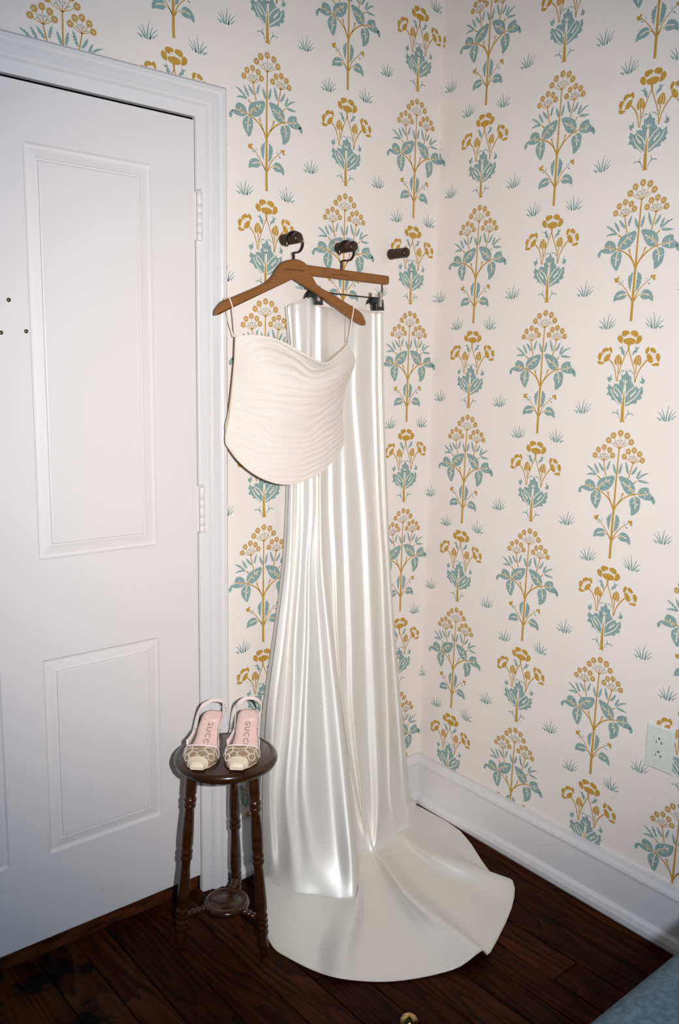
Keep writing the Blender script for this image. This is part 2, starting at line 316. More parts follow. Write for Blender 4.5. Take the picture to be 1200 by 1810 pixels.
MOTIF_POPPY=[['s','y',[[-0.7,188.7],[0.5,175.9]],6.51,3.83],['s','y',[[0.5,176.6],[-7.2,162.0],[-16.1,137.7],[-22.1,118.0],[-24.0,98.3]],2.87,2.49],['s','y',[[0.5,176.6],[10.9,152.3],[19.2,131.8],[23.4,115.0],[25.7,97.4]],2.87,2.49],['s','y',[[-52.1,151.4],[-39.9,139.5],[-31.7,122.0],[-26.2,98.4]],3.45,2.49],['s','y',[[53.9,152.4],[41.7,138.4],[31.9,121.0],[25.7,97.4]],3.83,2.49],['s','y',[[-25.1,140.0],[-24.0,117.3]],3.06,1.91],['s','y',[[26.0,138.7],[25.5,117.3]],3.06,1.91],['p','y',[[-32.9,205.9],[-29.0,210.5],[-20.0,207.1],[-18.0,199.5],[-18.5,190.9],[-27.9,193.7],[-33.0,200.0]],0.0,14],['p','y',[[-22.7,213.2],[-21.2,219.3],[-13.9,221.9],[-3.0,220.2],[-0.9,214.0],[-7.9,210.9],[-14.0,207.0],[-20.1,208.3]],0.0,14],['p','y',[[3.1,212.2],[2.9,219.2],[9.6,221.7],[19.3,219.6],[24.2,211.8],[17.4,205.9],[9.7,209.6]],0.0,14],['p','y',[[19.9,202.4],[22.9,208.6],[30.7,209.8],[35.2,201.7],[32.1,194.7],[24.6,189.9],[17.8,190.8],[19.7,197.5]],0.0,14],['p','y',[[-16.6,200.1],[-7.8,202.6],[0.6,204.6],[15.2,200.9],[17.5,194.1],[11.7,188.9],[-1.0,187.6],[-12.4,190.7]],0.0,14],['p','y',[[-85.1,142.8],[-84.1,147.5],[-74.0,145.4],[-65.4,143.0],[-71.1,138.9],[-80.6,138.4]],0.0,14],['p','y',[[-83.4,149.5],[-85.9,160.0],[-81.6,167.3],[-73.1,165.4],[-75.5,157.4],[-77.7,148.7]],0.0,14],['p','y',[[-75.0,169.3],[-72.3,176.7],[-63.7,180.2],[-54.9,176.9],[-55.2,172.4],[-65.0,170.1],[-70.9,165.9]],0.0,14],['p','y',[[-55.0,177.7],[-52.3,182.2],[-47.5,178.8],[-45.1,171.8],[-47.3,166.0],[-52.2,171.1]],0.0,14],['p','y',[[-68.1,149.7],[-65.0,157.9],[-55.6,165.1],[-49.3,164.6],[-50.7,155.5],[-54.6,149.0],[-62.7,145.0],[-68.4,146.3]],0.0,14],['p','y',[[47.6,168.2],[47.4,177.0],[52.0,182.3],[57.5,181.3],[56.0,173.0],[51.9,166.6]],0.0,14],['p','y',[[60.1,173.5],[60.4,180.7],[68.1,180.8],[75.8,172.9],[72.8,168.8],[65.4,171.1]],0.0,14],['p','y',[[76.1,166.4],[83.0,168.3],[87.5,160.6],[86.7,151.1],[80.7,150.3],[76.9,158.3]],0.0,14],['p','y',[[50.9,162.1],[52.5,166.0],[58.0,167.2],[67.0,159.1],[69.3,147.6],[61.7,146.0],[55.0,151.7]],0.0,14],['p','y',[[66.2,141.9],[75.0,145.5],[85.5,146.3],[85.2,139.6],[72.6,138.9]],0.0,14],['p','y',[[-31.4,138.0],[-36.4,144.3],[-35.4,155.1],[-29.6,163.0],[-22.3,161.6],[-15.6,151.0],[-15.0,142.3],[-20.1,138.5],[-25.2,141.7]],0.0,14],['p','y',[[24.9,138.8],[17.6,144.3],[19.1,154.9],[27.8,163.7],[35.5,160.1],[38.2,148.4],[35.1,138.0],[29.3,140.9]],0.0,14],['s','c',[[-29.9,161.4],[-29.0,140.3]],1.15,0.96],['s','c',[[-23.2,160.0],[-22.1,140.7]],1.15,0.96],['s','c',[[27.9,162.4],[23.6,141.4]],1.15,0.96],['s','c',[[33.5,158.7],[31.0,140.8]],1.15,0.96],['s','y',[[-11.5,208.6],[-11.3,206.3]],1.15,1.15],['s','y',[[-6.3,209.7],[-6.1,207.4]],1.15,1.15],['s','y',[[-0.9,209.7],[-0.7,207.4]],1.15,1.15],['s','y',[[5.5,209.1],[5.7,206.7]],1.15,1.15],['s','y',[[11.0,207.4],[11.2,205.1]],1.15,1.15],['s','y',[[-71.9,160.0],[-71.7,157.6]],1.15,1.15],['s','y',[[-71.2,164.2],[-71.0,161.8]],1.15,1.15],['s','y',[[-66.9,166.4],[-66.7,164.0]],1.15,1.15],['s','y',[[-62.5,166.9],[-62.2,164.5]],1.15,1.15],['s','y',[[60.4,169.7],[60.6,167.4]],1.15,1.15],['s','y',[[65.7,167.7],[66.0,165.4]],1.15,1.15],['s','y',[[70.2,164.0],[70.4,161.8]],1.15,1.15],['s','y',[[72.7,159.0],[72.9,156.7]],1.15,1.15],['s','y',[[72.7,154.9],[72.9,152.7]],1.15,1.15],['s','b',[[64.2,170.9],[66.0,168.8]],0.96,0.96],['s','b',[[67.9,168.9],[69.7,166.8]],0.96,0.96],['s','b',[[72.4,164.5],[74.2,162.4]],0.96,0.96],['s','b',[[74.0,157.9],[75.9,155.8]],0.96,0.96],['s','b',[[73.5,153.1],[75.3,151.0]],0.96,0.96],['p','b',[[-10.2,159.8],[-16.1,165.2],[-20.2,169.7],[-19.1,174.6],[-30.7,182.0],[-21.8,180.2],[-19.5,185.5],[-13.8,175.9],[-9.7,170.5]],0.0,0],['p','b',[[10.7,160.9],[13.4,171.0],[19.6,177.1],[18.9,186.1],[23.0,181.2],[31.7,182.0],[24.9,176.1],[25.6,170.8],[17.9,167.8]],0.0,0],['p','b',[[-44.6,93.7],[-51.4,99.6],[-53.1,108.2],[-45.9,107.4],[-41.7,115.6],[-40.4,105.7],[-38.2,100.8],[-43.4,100.4]],0.0,0],['p','b',[[48.4,95.2],[38.2,98.8],[43.5,102.1],[43.4,116.1],[47.1,108.1],[53.2,105.6],[51.8,98.3]],0.0,0],['s','b',[[-17.1,117.3],[-12.4,125.4],[-5.3,123.9]],1.53,2.68],['s','b',[[19.5,117.7],[13.5,124.8],[5.9,125.8]],1.53,2.68],['p','b',[[-0.1,128.2],[-2.6,118.0],[-8.1,114.6],[-14.0,115.0],[-12.1,103.9],[-18.8,101.0],[-15.6,89.8],[-21.4,93.0],[-32.9,92.0],[-30.7,87.3],[-37.1,84.3],[-42.3,88.0],[-47.8,91.7],[-48.7,84.9],[-52.4,81.7],[-46.2,74.6],[-51.3,64.6],[-43.0,63.6],[-37.1,59.9],[-35.2,52.4],[-28.6,52.7],[-20.4,47.8],[-14.4,41.9],[-7.0,39.6],[4.4,39.1],[14.9,41.7],[23.0,46.7],[35.7,47.9],[36.9,57.0],[43.3,56.7],[50.1,62.1],[46.0,67.3],[51.1,73.6],[48.0,90.0],[42.6,85.7],[36.6,82.4],[32.1,89.6],[24.4,88.7],[20.9,96.0],[17.1,97.9],[14.2,113.1],[8.1,113.5],[5.4,119.5]],0.0,0],['s','c',[[-1.8,36.0],[-0.7,69.7],[-0.3,93.1]],11.01,4.98],['s','c',[[-0.5,91.5],[-0.7,104.9]],4.31,1.24],['s','c',[[-0.7,93.2],[-8.2,103.7]],2.87,1.24],['s','c',[[0.2,93.1],[6.0,102.0]],2.87,1.24],['s','c',[[-7.0,39.6],[-24.5,55.6],[-33.2,66.2],[-39.9,78.5]],3.11,1.99],['s','c',[[-5.8,59.8],[-12.8,72.0],[-21.2,79.2],[-28.3,85.0]],2.87,1.99],['s','c',[[-16.2,61.7],[-23.5,69.1],[-29.6,75.4],[-30.8,83.1]],4.31,1.99],['s','c',[[5.3,43.3],[22.2,55.1],[35.0,66.2],[42.9,82.3]],3.11,1.99],['s','c',[[4.5,65.2],[11.7,75.7],[21.6,84.4],[28.7,88.1]],2.87,1.99],['s','c',[[17.2,62.9],[23.9,70.9],[28.9,74.0],[30.4,80.5]],4.31,1.99],['s','y',[[0.0,0.0],[-1.7,39.4],[-1.2,59.6],[-0.9,76.4]],9.96,0.96],['p','y',[[-7.6,-0.8],[-4.5,5.6],[4.3,5.3],[8.1,-0.7],[3.6,1.1],[0.2,2.9],[-4.0,0.8]],0.0,0],['s','b',[[-7.9,7.0],[-12.8,17.4],[-22.5,22.8],[-31.1,19.7]],1.72,2.68],['s','b',[[-12.8,17.4],[-16.5,23.8],[-13.4,31.0]],2.68,1.53],['s','b',[[7.0,6.6],[13.2,18.6],[22.1,22.5],[29.9,19.3]],1.72,2.68],['s','b',[[13.8,18.9],[15.6,23.5],[13.4,30.7]],2.68,1.53]]
MOTIF_TUFT=[['s','b',[[-13.7,1.5],[-19.1,5.8],[-25.5,6.7]],5.62,0.9],['s','b',[[-8.3,3.7],[-14.3,14.5],[-24.0,21.8]],4.21,0.9],['s','b',[[-5.0,0.7],[-6.9,14.4],[-14.1,29.7]],4.77,0.9],['s','b',[[-0.5,0.1],[1.0,19.2],[4.6,38.7]],5.06,0.9],['s','b',[[6.4,1.7],[8.1,16.2],[14.2,28.7]],4.49,0.9],['s','b',[[6.0,1.1],[13.3,13.5],[25.0,26.5]],3.65,0.9],['s','b',[[13.7,4.6],[18.5,9.8],[25.6,16.0]],3.93,0.9]]
SKIRT_NET=[[[-574,-30,1565],[-567,-32,1570],[-553,-28,1574],[-537,-31,1579],[-514,-31,1589],[-500,-32,1595],[-481,-27,1580],[-467,-33,1572],[-443,-30,1570],[-421,-30,1570],[-397,-30,1570],[-371,-30,1572],[-346,-30,1573],[-324,-33,1573],[-294,-30,1569],[-281,-30,1568],[-271,-33,1567],[-255,-27,1568],[-250,-32,1568],[-238,-30,1567]],[[-563,-30,1452],[-560,-35,1452],[-544,-28,1453],[-532,-34,1453],[-515,-34,1454],[-501,-36,1454],[-481,-29,1455],[-469,-39,1455],[-442,-32,1456],[-420,-32,1456],[-398,-32,1457],[-374,-32,1458],[-351,-32,1458],[-331,-37,1459],[-294,-32,1460],[-278,-31,1460],[-268,-36,1461],[-249,-27,1461],[-246,-33,1461],[-232,-30,1462]],[[-563,-31,1335],[-557,-37,1335],[-540,-29,1335],[-529,-37,1335],[-514,-38,1335],[-501,-41,1335],[-480,-34,1335],[-471,-46,1335],[-441,-34,1335],[-420,-35,1335],[-399,-34,1334],[-380,-36,1334],[-356,-34,1334],[-337,-41,1334],[-294,-34,1334],[-276,-33,1334],[-264,-39,1334],[-243,-28,1333],[-239,-35,1334],[-225,-30,1333]],[[-567,-33,1064],[-561,-42,1065],[-541,-35,1063],[-530,-46,1063],[-511,-49,1062],[-500,-54,1062],[-484,-50,1060],[-483,-65,1062],[-440,-39,1055],[-421,-46,1054],[-392,-41,1051],[-371,-48,1050],[-331,-42,1046],[-304,-52,1045],[-267,-41,1041],[-256,-41,1040],[-251,-47,1041],[-225,-34,1037],[-220,-41,1037],[-202,-31,1035]],[[-578,-34,880],[-568,-46,880],[-552,-40,877],[-544,-55,879],[-527,-58,878],[-520,-66,878],[-500,-64,875],[-485,-82,876],[-431,-46,862],[-413,-55,862],[-383,-48,856],[-366,-58,856],[-320,-50,848],[-295,-62,847],[-256,-48,839],[-243,-49,838],[-234,-54,837],[-207,-40,831],[-203,-45,832],[-183,-32,826]],[[-608,-36,679],[-593,-52,680],[-574,-47,675],[-567,-66,679],[-541,-72,676],[-532,-83,677],[-498,-83,670],[-474,-106,672],[-420,-58,648],[-412,-66,649],[-379,-60,641],[-361,-71,641],[-315,-62,630],[-288,-76,628],[-248,-60,616],[-234,-60,613],[-225,-65,613],[-187,-48,601],[-182,-53,601],[-154,-33,591]],[[-641,-39,478],[-627,-59,481],[-597,-57,472],[-588,-82,478],[-565,-92,476],[-554,-106,478],[-501,-111,466],[-467,-140,467],[-404,-76,430],[-402,-84,432],[-379,-77,424],[-367,-91,425],[-316,-81,409],[-287,-98,407],[-244,-79,390],[-229,-77,386],[-220,-82,385],[-172,-61,366],[-159,-64,364],[-119,-35,344]],[[-657,-44,253],[-652,-72,263],[-630,-74,257],[-626,-107,269],[-600,-121,266],[-579,-142,268],[-513,-157,253],[-474,-192,255],[-385,-109,193],[-376,-113,191],[-359,-107,184],[-362,-123,191],[-320,-114,174],[-301,-132,175],[-256,-112,152],[-238,-106,144],[-227,-109,142],[-166,-86,113],[-141,-84,104],[-75,-39,64]],[[-658,-48,108],[-655,-81,114],[-636,-93,105],[-629,-132,113],[-606,-153,111],[-581,-179,112],[-527,-208,99],[-493,-243,106],[-388,-135,77],[-358,-131,84],[-348,-128,77],[-351,-141,84],[-328,-135,72],[-319,-149,78],[-275,-131,63],[-240,-121,63],[-215,-118,66],[-155,-97,48],[-128,-88,50],[-57,-39,33]],[[-660,-53,12],[-655,-84,12],[-648,-117,12],[-635,-154,12],[-615,-180,12],[-586,-209,12],[-551,-257,12],[-510,-280,12],[-411,-177,20],[-355,-153,20],[-357,-160,20],[-353,-163,20],[-351,-168,20],[-337,-168,20],[-305,-162,20],[-256,-145,20],[-212,-131,20],[-167,-124,20],[-127,-99,20],[-56,-50,20]],[[-662,-57,4],[-665,-93,4],[-664,-130,4],[-656,-169,4],[-638,-197,4],[-611,-226,4],[-575,-271,4],[-541,-310,24],[-432,-205,16],[-381,-190,14],[-379,-201,16],[-374,-208,19],[-375,-218,26],[-365,-221,31],[-308,-191,13],[-251,-177,13],[-221,-161,24],[-157,-144,14],[-115,-105,13],[-48,-42,13]],[[-704,-118,3],[-736,-172,3],[-762,-226,3],[-774,-273,3],[-767,-307,3],[-746,-337,3],[-708,-368,3],[-632,-393,35],[-530,-337,12],[-505,-361,6],[-483,-385,10],[-468,-401,20],[-461,-408,40],[-453,-412,55],[-345,-338,4],[-253,-341,4],[-249,-284,35],[-138,-255,6],[-87,-159,4],[-37,-34,3]],[[-728,-154,3],[-768,-220,3],[-787,-265,3],[-796,-304,3],[-789,-336,3],[-774,-374,3],[-749,-413,3],[-712,-457,25],[-645,-451,8],[-605,-484,5],[-567,-513,7],[-529,-536,14],[-496,-554,30],[-453,-559,44],[-382,-524,4],[-239,-476,4],[-194,-416,28],[-143,-358,5],[-64,-200,4],[-38,-37,3]],[[-747,-182,2],[-792,-257,2],[-807,-295,2],[-812,-328,2],[-806,-359,2],[-796,-403,2],[-781,-448,2],[-766,-497,10],[-725,-531,3],[-677,-572,3],[-625,-603,3],[-569,-631,6],[-513,-655,14],[-445,-662,28],[-409,-658,3],[-228,-578,3],[-145,-514,18],[-146,-437,4],[-45,-232,3],[-38,-38,3]]]
BODICE_NET=[[[-757,-65,1479],[-721,-85,1485],[-672,-100,1479],[-617,-108,1461],[-559,-110,1435],[-504,-104,1423],[-446,-92,1452],[-407,-78,1477]],[[-757,-60,1419],[-731,-100,1406],[-693,-130,1394],[-642,-142,1383],[-585,-145,1378],[-521,-138,1384],[-455,-118,1402],[-382,-80,1427]],[[-764,-60,1351],[-731,-95,1330],[-689,-120,1314],[-639,-130,1304],[-589,-132,1302],[-532,-125,1312],[-470,-105,1331],[-410,-75,1354]],[[-772,-60,1289],[-735,-90,1262],[-690,-110,1243],[-638,-120,1234],[-582,-120,1233],[-524,-113,1244],[-470,-98,1259],[-414,-70,1281]],[[-782,-58,1240],[-749,-90,1202],[-700,-110,1182],[-644,-120,1171],[-587,-120,1172],[-527,-113,1186],[-467,-96,1205],[-406,-70,1228]],[[-782,-60,1219],[-760,-90,1175],[-716,-112,1138],[-654,-122,1117],[-593,-122,1120],[-527,-114,1137],[-467,-96,1165],[-415,-72,1198]]]
HANGER_OUTLINE=[[-809,1529],[-808,1539],[-800,1551],[-784,1565],[-764,1572],[-725,1588],[-673,1610],[-648,1625],[-631,1644],[-617,1663],[-597,1675],[-576,1680],[-557,1679],[-536,1670],[-519,1646],[-497,1620],[-447,1602],[-371,1571],[-347,1560],[-334,1545],[-329,1532],[-340,1527],[-388,1546],[-481,1592],[-576,1632],[-658,1595],[-760,1549],[-800,1530]]

# ---------------------------------------------------------------- walls with printed paper
def motif_geometry(E):
    """returns verts (n,3: u, v, layer offset in m), faces, material indices 1 ochre 2 teal 3 cream"""
    CI = {'y': 1, 'b': 2, 'c': 3}
    V = []; F = []; I = []; layer = 0.0003; prev = None
    def poly(P, c, z):
        o = len(V); V.extend([(x / 1000, y / 1000, z) for x, y in P]); F.append(list(range(o, o + len(P)))); I.append(c)
    def area(P):
        return sum(P[i - 1][0] * P[i][1] - P[i][0] * P[i - 1][1] for i in range(len(P)))
    for e in E:
        t, c, pts = e[0], e[1], e[2]
        if prev is not None and (t, c) != prev: layer += 0.00002
        prev = (t, c)
        if t == 's':
            P = spline(pts, 4) if len(pts) > 2 else np.array([np.array(pts[0]) * (1 - k / 3) + np.array(pts[1]) * k / 3 for k in range(4)])
            n = len(P); L = []; R = []
            for i in range(n):
                d = P[min(i + 1, n - 1)] - P[max(i - 1, 0)]; d = d / (np.hypot(*d) + 1e-9)
                w = (e[3] + (e[4] - e[3]) * i / (n - 1)) / 2
                L.append((P[i][0] - d[1] * w, P[i][1] + d[0] * w)); R.append((P[i][0] + d[1] * w, P[i][1] - d[0] * w))
            o = len(V)
            for a, b in zip(L, R): V.append((a[0] / 1000, a[1] / 1000, layer)); V.append((b[0] / 1000, b[1] / 1000, layer))
            for i in range(n - 1): F.append([o + 2 * i + 1, o + 2 * i + 3, o + 2 * i + 2, o + 2 * i]); I.append(CI[c])
        elif t == 'p':
            if e[4] == 0: P = np.array(pts, float)
            else:
                P = spline(pts, 5, True)
                seg = np.hypot(*(P - np.roll(P, 1, 0)).T); cum = np.cumsum(seg)
                if e[3] > 0:
                    n = e[4] * 2; Q = []
                    sgn = 1 if area(P) > 0 else -1
                    for k in range(n):
                        i = int(np.searchsorted(cum, cum[-1] * (k + 0.35 * (k % 2)) / n)) % len(P)
                        d = P[(i + 1) % len(P)] - P[i - 1]; d = d / (np.hypot(*d) + 1e-9)
                        off = (0.45 if k % 2 else -0.35) * e[3]
                        Q.append(P[i] + np.array((d[1], -d[0])) * sgn * off)
                    P = np.array(Q)
            P = [tuple(p) for p in P]
            if area(P) < 0: P = P[::-1]
            poly(P, CI[c], layer)
        elif t == 'l':
            P = spline(pts, 6); n = len(P); L = []; R = []; w0 = e[3] / 2
            for i in range(n):
                s = i / (n - 1); d = P[min(i + 1, n - 1)] - P[max(i - 1, 0)]; d = d / (np.hypot(*d) + 1e-9)
                w = w0 * (sin(pi * min(1, s * 0.93 + 0.12)) ** 0.8) * (1.45 if i % 2 else 0.6)
                if i == n - 1: w = 0.1
                L.append((P[i][0] - d[1] * w, P[i][1] + d[0] * w)); R.append((P[i][0] + d[1] * w, P[i][1] - d[0] * w))
            Q = R + L[::-1]
            if area(Q) < 0: Q = Q[::-1]
            poly(Q, CI[c], layer)
        elif t == 'f':
            (x, y), r = pts[0], e[3]; ph = (x * 7.3 + y) % 1.0
            for k in range(6):
                a = 2 * pi * k / 6 + ph
                P = []
                for rr, da in ((0.28, -0.35), (0.62, -0.52), (1.0, -0.44), (0.90, 0.0), (1.05, 0.38), (0.62, 0.50), (0.28, 0.35)):
                    P.append((x + r * rr * cos(a + da), y + r * rr * sin(a + da)))
                poly(P, 1, layer)
            o = [(x + r * 0.16 * cos(2 * pi * k / 6), y + r * 0.16 * sin(2 * pi * k / 6)) for k in range(6)]
            poly(o, 1, layer)
    return np.array(V), F, I

PERIOD, SPACE, BASE_B = 0.59, 0.26019, 0.34657
GU, GP, GT = motif_geometry(MOTIF_UMBEL), motif_geometry(MOTIF_POPPY), motif_geometry(MOTIF_TUFT)
TUFTS = ((-0.254, -0.032, 1), (0.248, -0.031, -1), (0.455, 0.605, 1), (0.538, 0.108, 1))

def wall_print(mb, cols, rows, a0, b0, place, zlo, zhi, amin, amax):
    def put(G, a, b, flip=1):
        if b + 0.35 < zlo or b > zhi: return
        V, F, I = G
        P = [place(a + flip * u, b + v, w) for u, v, w in V]
        mb.add(P, F if flip > 0 else [f[::-1] for f in F], 0)
        mb.mi[-len(F):] = I
    for c in cols:
        for r in rows:
            a = a0 + c * SPACE; b = b0 + (r + (0.5 if c % 2 else 0)) * PERIOD
            if amin - 0.15 < a < amax + 0.15:
                put(GU, a, b); put(GP, a, b + BASE_B)
            for tx, tz, fl in TUFTS:
                if amin - 0.03 < a + tx * SPACE < amax + 0.03: put(GT, a + tx * SPACE, b + tz * PERIOD, fl)

WALL_H = 2.72
DOOR_L, DOOR_R, DOOR_T, DOOR_B = -1.752, -0.826, 1.984, 0.050
CAS_R, CAS_T = -0.750, 2.057
# left wall: plane y = 0, x from -3.1 to 0, with the door opening
mb = MB()
for (x0, x1, z0, z1) in ((-2.6, DOOR_L, 0, WALL_H), (DOOR_L, DOOR_R, DOOR_T, WALL_H), (DOOR_R, 0.0, 0, WALL_H)):
    mb.add([(x0, 0, z0), (x1, 0, z0), (x1, 0, z1), (x0, 0, z1)], [(0, 1, 2, 3)], 0)
TL = 0.00479; ZO = 1.4024
def place_left(a, b, w):
    bz = b - ZO
    x = a + TL * bz; z = ZO + bz - TL * a
    return (min(x, -0.0005), -w, min(max(z, 0.001), WALL_H))
pr = MB()
wall_print(pr, range(-11, 2), range(-4, 3), -0.10240, 1.84326, place_left, 0, WALL_H, -2.5, 0)
for f, mi in zip(pr.f, pr.mi):                       # leave out what would lie over the door opening
    xs = [pr.v[i][0] for i in f]; zs = [pr.v[i][2] for i in f]
    if max(xs) > DOOR_L - 0.06 and min(xs) < DOOR_R + 0.005 and min(zs) < DOOR_T + 0.005 and sum(xs) / len(xs) < CAS_R: 
        if sum(zs) / len(zs) < CAS_T - 0.02: continue
    if max(xs) - min(xs) < 1e-5: continue
    mb.add([pr.v[i] for i in f], [tuple(range(len(f)))], mi)
struct(mb.build('wall_left', ['paper', 'p_yellow', 'p_blue', 'p_cream']))

# right wall: leaves the corner at a little over a right angle
WA = 0.03768
DR = Vector((-sin(WA), -cos(WA), 0)); NR = Vector((-cos(WA), sin(WA), 0))      # along the wall, and into the room
def rw(d, z, w=0.0):
    p = DR * d + NR * w
    return (p.x, p.y, z)
TR = -0.02178
def place_right(a, b, w):
    bz = b - ZO
    d = a - TR * bz; z = ZO + bz + TR * a
    return rw(max(d, 0.0005), min(max(z, 0.001), WALL_H), w)
mb = MB()
mb.add([rw(0, 0), rw(2.6, 0), rw(2.6, WALL_H), rw(0, WALL_H)], [(0, 1, 2, 3)], 0)
pr = MB()
wall_print(pr, range(-1, 9), range(-3, 4), 0.16110, 1.54827, place_right, 0, WALL_H, 0, 2.2)
for f, mi in zip(pr.f, pr.mi):
    xs = [pr.v[i][1] for i in f]
    if max(xs) - min(xs) < 1e-5: continue
    mb.add([pr.v[i] for i in f], [tuple(range(len(f)))], mi)
struct(mb.build('wall_right', ['paper', 'p_yellow', 'p_blue', 'p_cream']))


# ---------------------------------------------------------------- floor: sub-floor and boards
mb = MB(); mb.box((-3.1, -3.1, -0.06), (0.0, 0.03, -0.022))
floor = struct(mb.build('floor', 'dark'))
edges = [-0.0, -0.082, -0.172, -0.268, -0.362, -0.437, -0.512, -0.612, -0.705, -0.800, -0.893, -1.0, -1.098, -1.178, -1.275, -1.415]
while edges[-1] > -3.05: edges.append(edges[-1] - 0.094)
random.seed(4)
for i in range(len(edges) - 1):
    x1, x0 = edges[i], edges[i + 1]
    cuts = [0.028]
    if abs(x1 + 0.268) < 1e-6: cuts.append(-0.812)
    else:
        c = -random.uniform(1.3, 2.4) if x1 > -1.3 else -random.uniform(0.9, 2.4)
        cuts.append(c)
    cuts.append(-3.1)
    for k in range(len(cuts) - 1):
        g = 0.0019; h = random.uniform(-0.0006, 0.0004)
        a = (x0 + g, cuts[k + 1] + g, -0.022); b = (x1 - g, cuts[k] - (g if k else 0), h)
        m = MB(); e = 0.0016
        (ax, ay, az), (bx, by, bz) = a, b
        v = [(ax, ay, az), (bx, ay, az), (bx, by, az), (ax, by, az), (ax, ay, bz - e), (bx, ay, bz - e), (bx, by, bz - e), (ax, by, bz - e),
             (ax + e, ay + e, bz), (bx - e, ay + e, bz), (bx - e, by - e, bz), (ax + e, by - e, bz)]
        m.add(v, [(0, 1, 5, 4), (1, 2, 6, 5), (2, 3, 7, 6), (3, 0, 4, 7), (4, 5, 9, 8), (5, 6, 10, 9), (6, 7, 11, 10), (7, 4, 8, 11), (8, 9, 10, 11)])
        m.build('floorboard', 'boardworn' if x1 < -1.15 else ('board0', 'board1', 'board2')[(i * 7 + k) % 3], floor)

# ---------------------------------------------------------------- baseboards
BB = [(0.0, 0.0), (0.0, 0.024), (0.006, 0.0275), (0.020, 0.0285), (0.034, 0.024), (0.040, 0.0165), (0.041, 0.0135), (0.132, 0.0135), (0.134, 0.0165), (0.141, 0.018), (0.148, 0.0165), (0.158, 0.012), (0.166, 0.010), (0.167, 0.0)]
def run(mb, prof, p0, p1, out, e0=0.0, e1=0.0):
    """sweep (height, depth) along p0->p1, out = horizontal normal; e0/e1 lengthen each end by depth (mitre)"""
    p0, p1, out = Vector(p0), Vector(p1), Vector(out); t = (p1 - p0).normalized()
    A = [p0 + Vector((0, 0, h)) + out * d - t * (e0 * d) for h, d in prof]
    B = [p1 + Vector((0, 0, h)) + out * d + t * (e1 * d) for h, d in prof]
    n = len(prof)
    mb.add([tuple(p) for p in A + B], [(i, i + 1, n + i + 1, n + i) for i in range(n - 1)] + [tuple(range(n))[::-1], tuple(range(n, 2 * n))])
mb = MB(); run(mb, BB, (CAS_R, 0, 0), (0, 0, 0), (0, -1, 0), 0, -1.03); struct(mb.build('baseboard_left', 'trim'))
mb = MB(); run(mb, BB, (-2.6, 0, 0), (DOOR_L - 0.076, 0, 0), (0, -1, 0)); struct(mb.build('baseboard_left', 'trim'))
mb = MB(); run(mb, BB, (0, 0, 0), tuple(DR * 2.6), tuple(NR), -1.03, 0); struct(mb.build('baseboard_right', 'trim'))

# ---------------------------------------------------------------- door casing (mitred) and threshold
CP = [(0.0, -0.02), (0.0, 0.003), (0.003, 0.0055), (0.024, 0.0085), (0.0265, 0.0068), (0.029, 0.0120), (0.034, 0.017), (0.050, 0.0165), (0.054, 0.0145), (0.0565, 0.019), (0.061, 0.0225), (0.070, 0.0225), (0.075, 0.018), (0.076, 0.0)]
def casing(mb, pts, closed=False):
    """pts: list of (corner (x,z), outward direction (dx,dz)) the profile is laid at"""
    R = [[(c[0] + d[0] * w, -h, c[1] + d[1] * w) for w, h in CP] for c, d in pts]
    mb.grid(R, 0, False)
mb = MB(); casing(mb, [((DOOR_R + 0.001, 0.0), (1, 0)), ((DOOR_R + 0.001, DOOR_T + 0.0), (1, 1))]); struct(mb.build('trim_1', 'trim'))
mb = MB(); casing(mb, [((DOOR_R + 0.001, DOOR_T), (1, 1)), ((DOOR_L - 0.001, DOOR_T), (-1, 1))]); struct(mb.build('trim_2', 'trim'))
mb = MB(); casing(mb, [((DOOR_L - 0.001, DOOR_T), (-1, 1)), ((DOOR_L - 0.001, 0.0), (-1, 0))]); struct(mb.build('trim_3', 'trim'))
mb = MB(); mb.prism([(DOOR_L, 0.0), (DOOR_R, 0.0), (DOOR_R, 0.040), (DOOR_L, 0.040)], 0.016, 0.09)
struct(mb.build('trim_4', 'thresh', bevel=0.004))
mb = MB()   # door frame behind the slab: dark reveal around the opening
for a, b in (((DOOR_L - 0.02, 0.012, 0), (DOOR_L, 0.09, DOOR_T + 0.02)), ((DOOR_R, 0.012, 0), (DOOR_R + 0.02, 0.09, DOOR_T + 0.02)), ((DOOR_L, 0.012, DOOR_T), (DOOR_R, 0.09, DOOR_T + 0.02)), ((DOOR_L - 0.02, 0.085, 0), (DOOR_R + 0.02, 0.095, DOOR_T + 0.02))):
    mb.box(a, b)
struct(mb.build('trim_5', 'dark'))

# ---------------------------------------------------------------- door with four sunk panels
DF = 0.0005                                            # y of the door face
dx0, dx1, dz0, dz1 = DOOR_L + 0.003, DOOR_R - 0.0030, DOOR_B, DOOR_T - 0.0075
door = bpy.data.objects.new('door_1', None); COL.objects.link(door); door.location = (DOOR_R, DF, 0); struct(door)
PX = [(-1.640, -1.331), (-1.235, -0.942)]; PZ = [(0.262, 0.739), (0.973, 1.860)]
xs = [dx0, PX[0][0], PX[0][1], PX[1][0], PX[1][1], dx1]; zs = [dz0, PZ[0][0], PZ[0][1], PZ[1][0], PZ[1][1], dz1]
mb = MB()
for i in range(5):
    for j in range(5):
        if i in (1, 3) and j in (1, 3): continue
        mb.add([(xs[i], DF, zs[j]), (xs[i + 1], DF, zs[j]), (xs[i + 1], DF, zs[j + 1]), (xs[i], DF, zs[j + 1])], [(0, 1, 2, 3)])
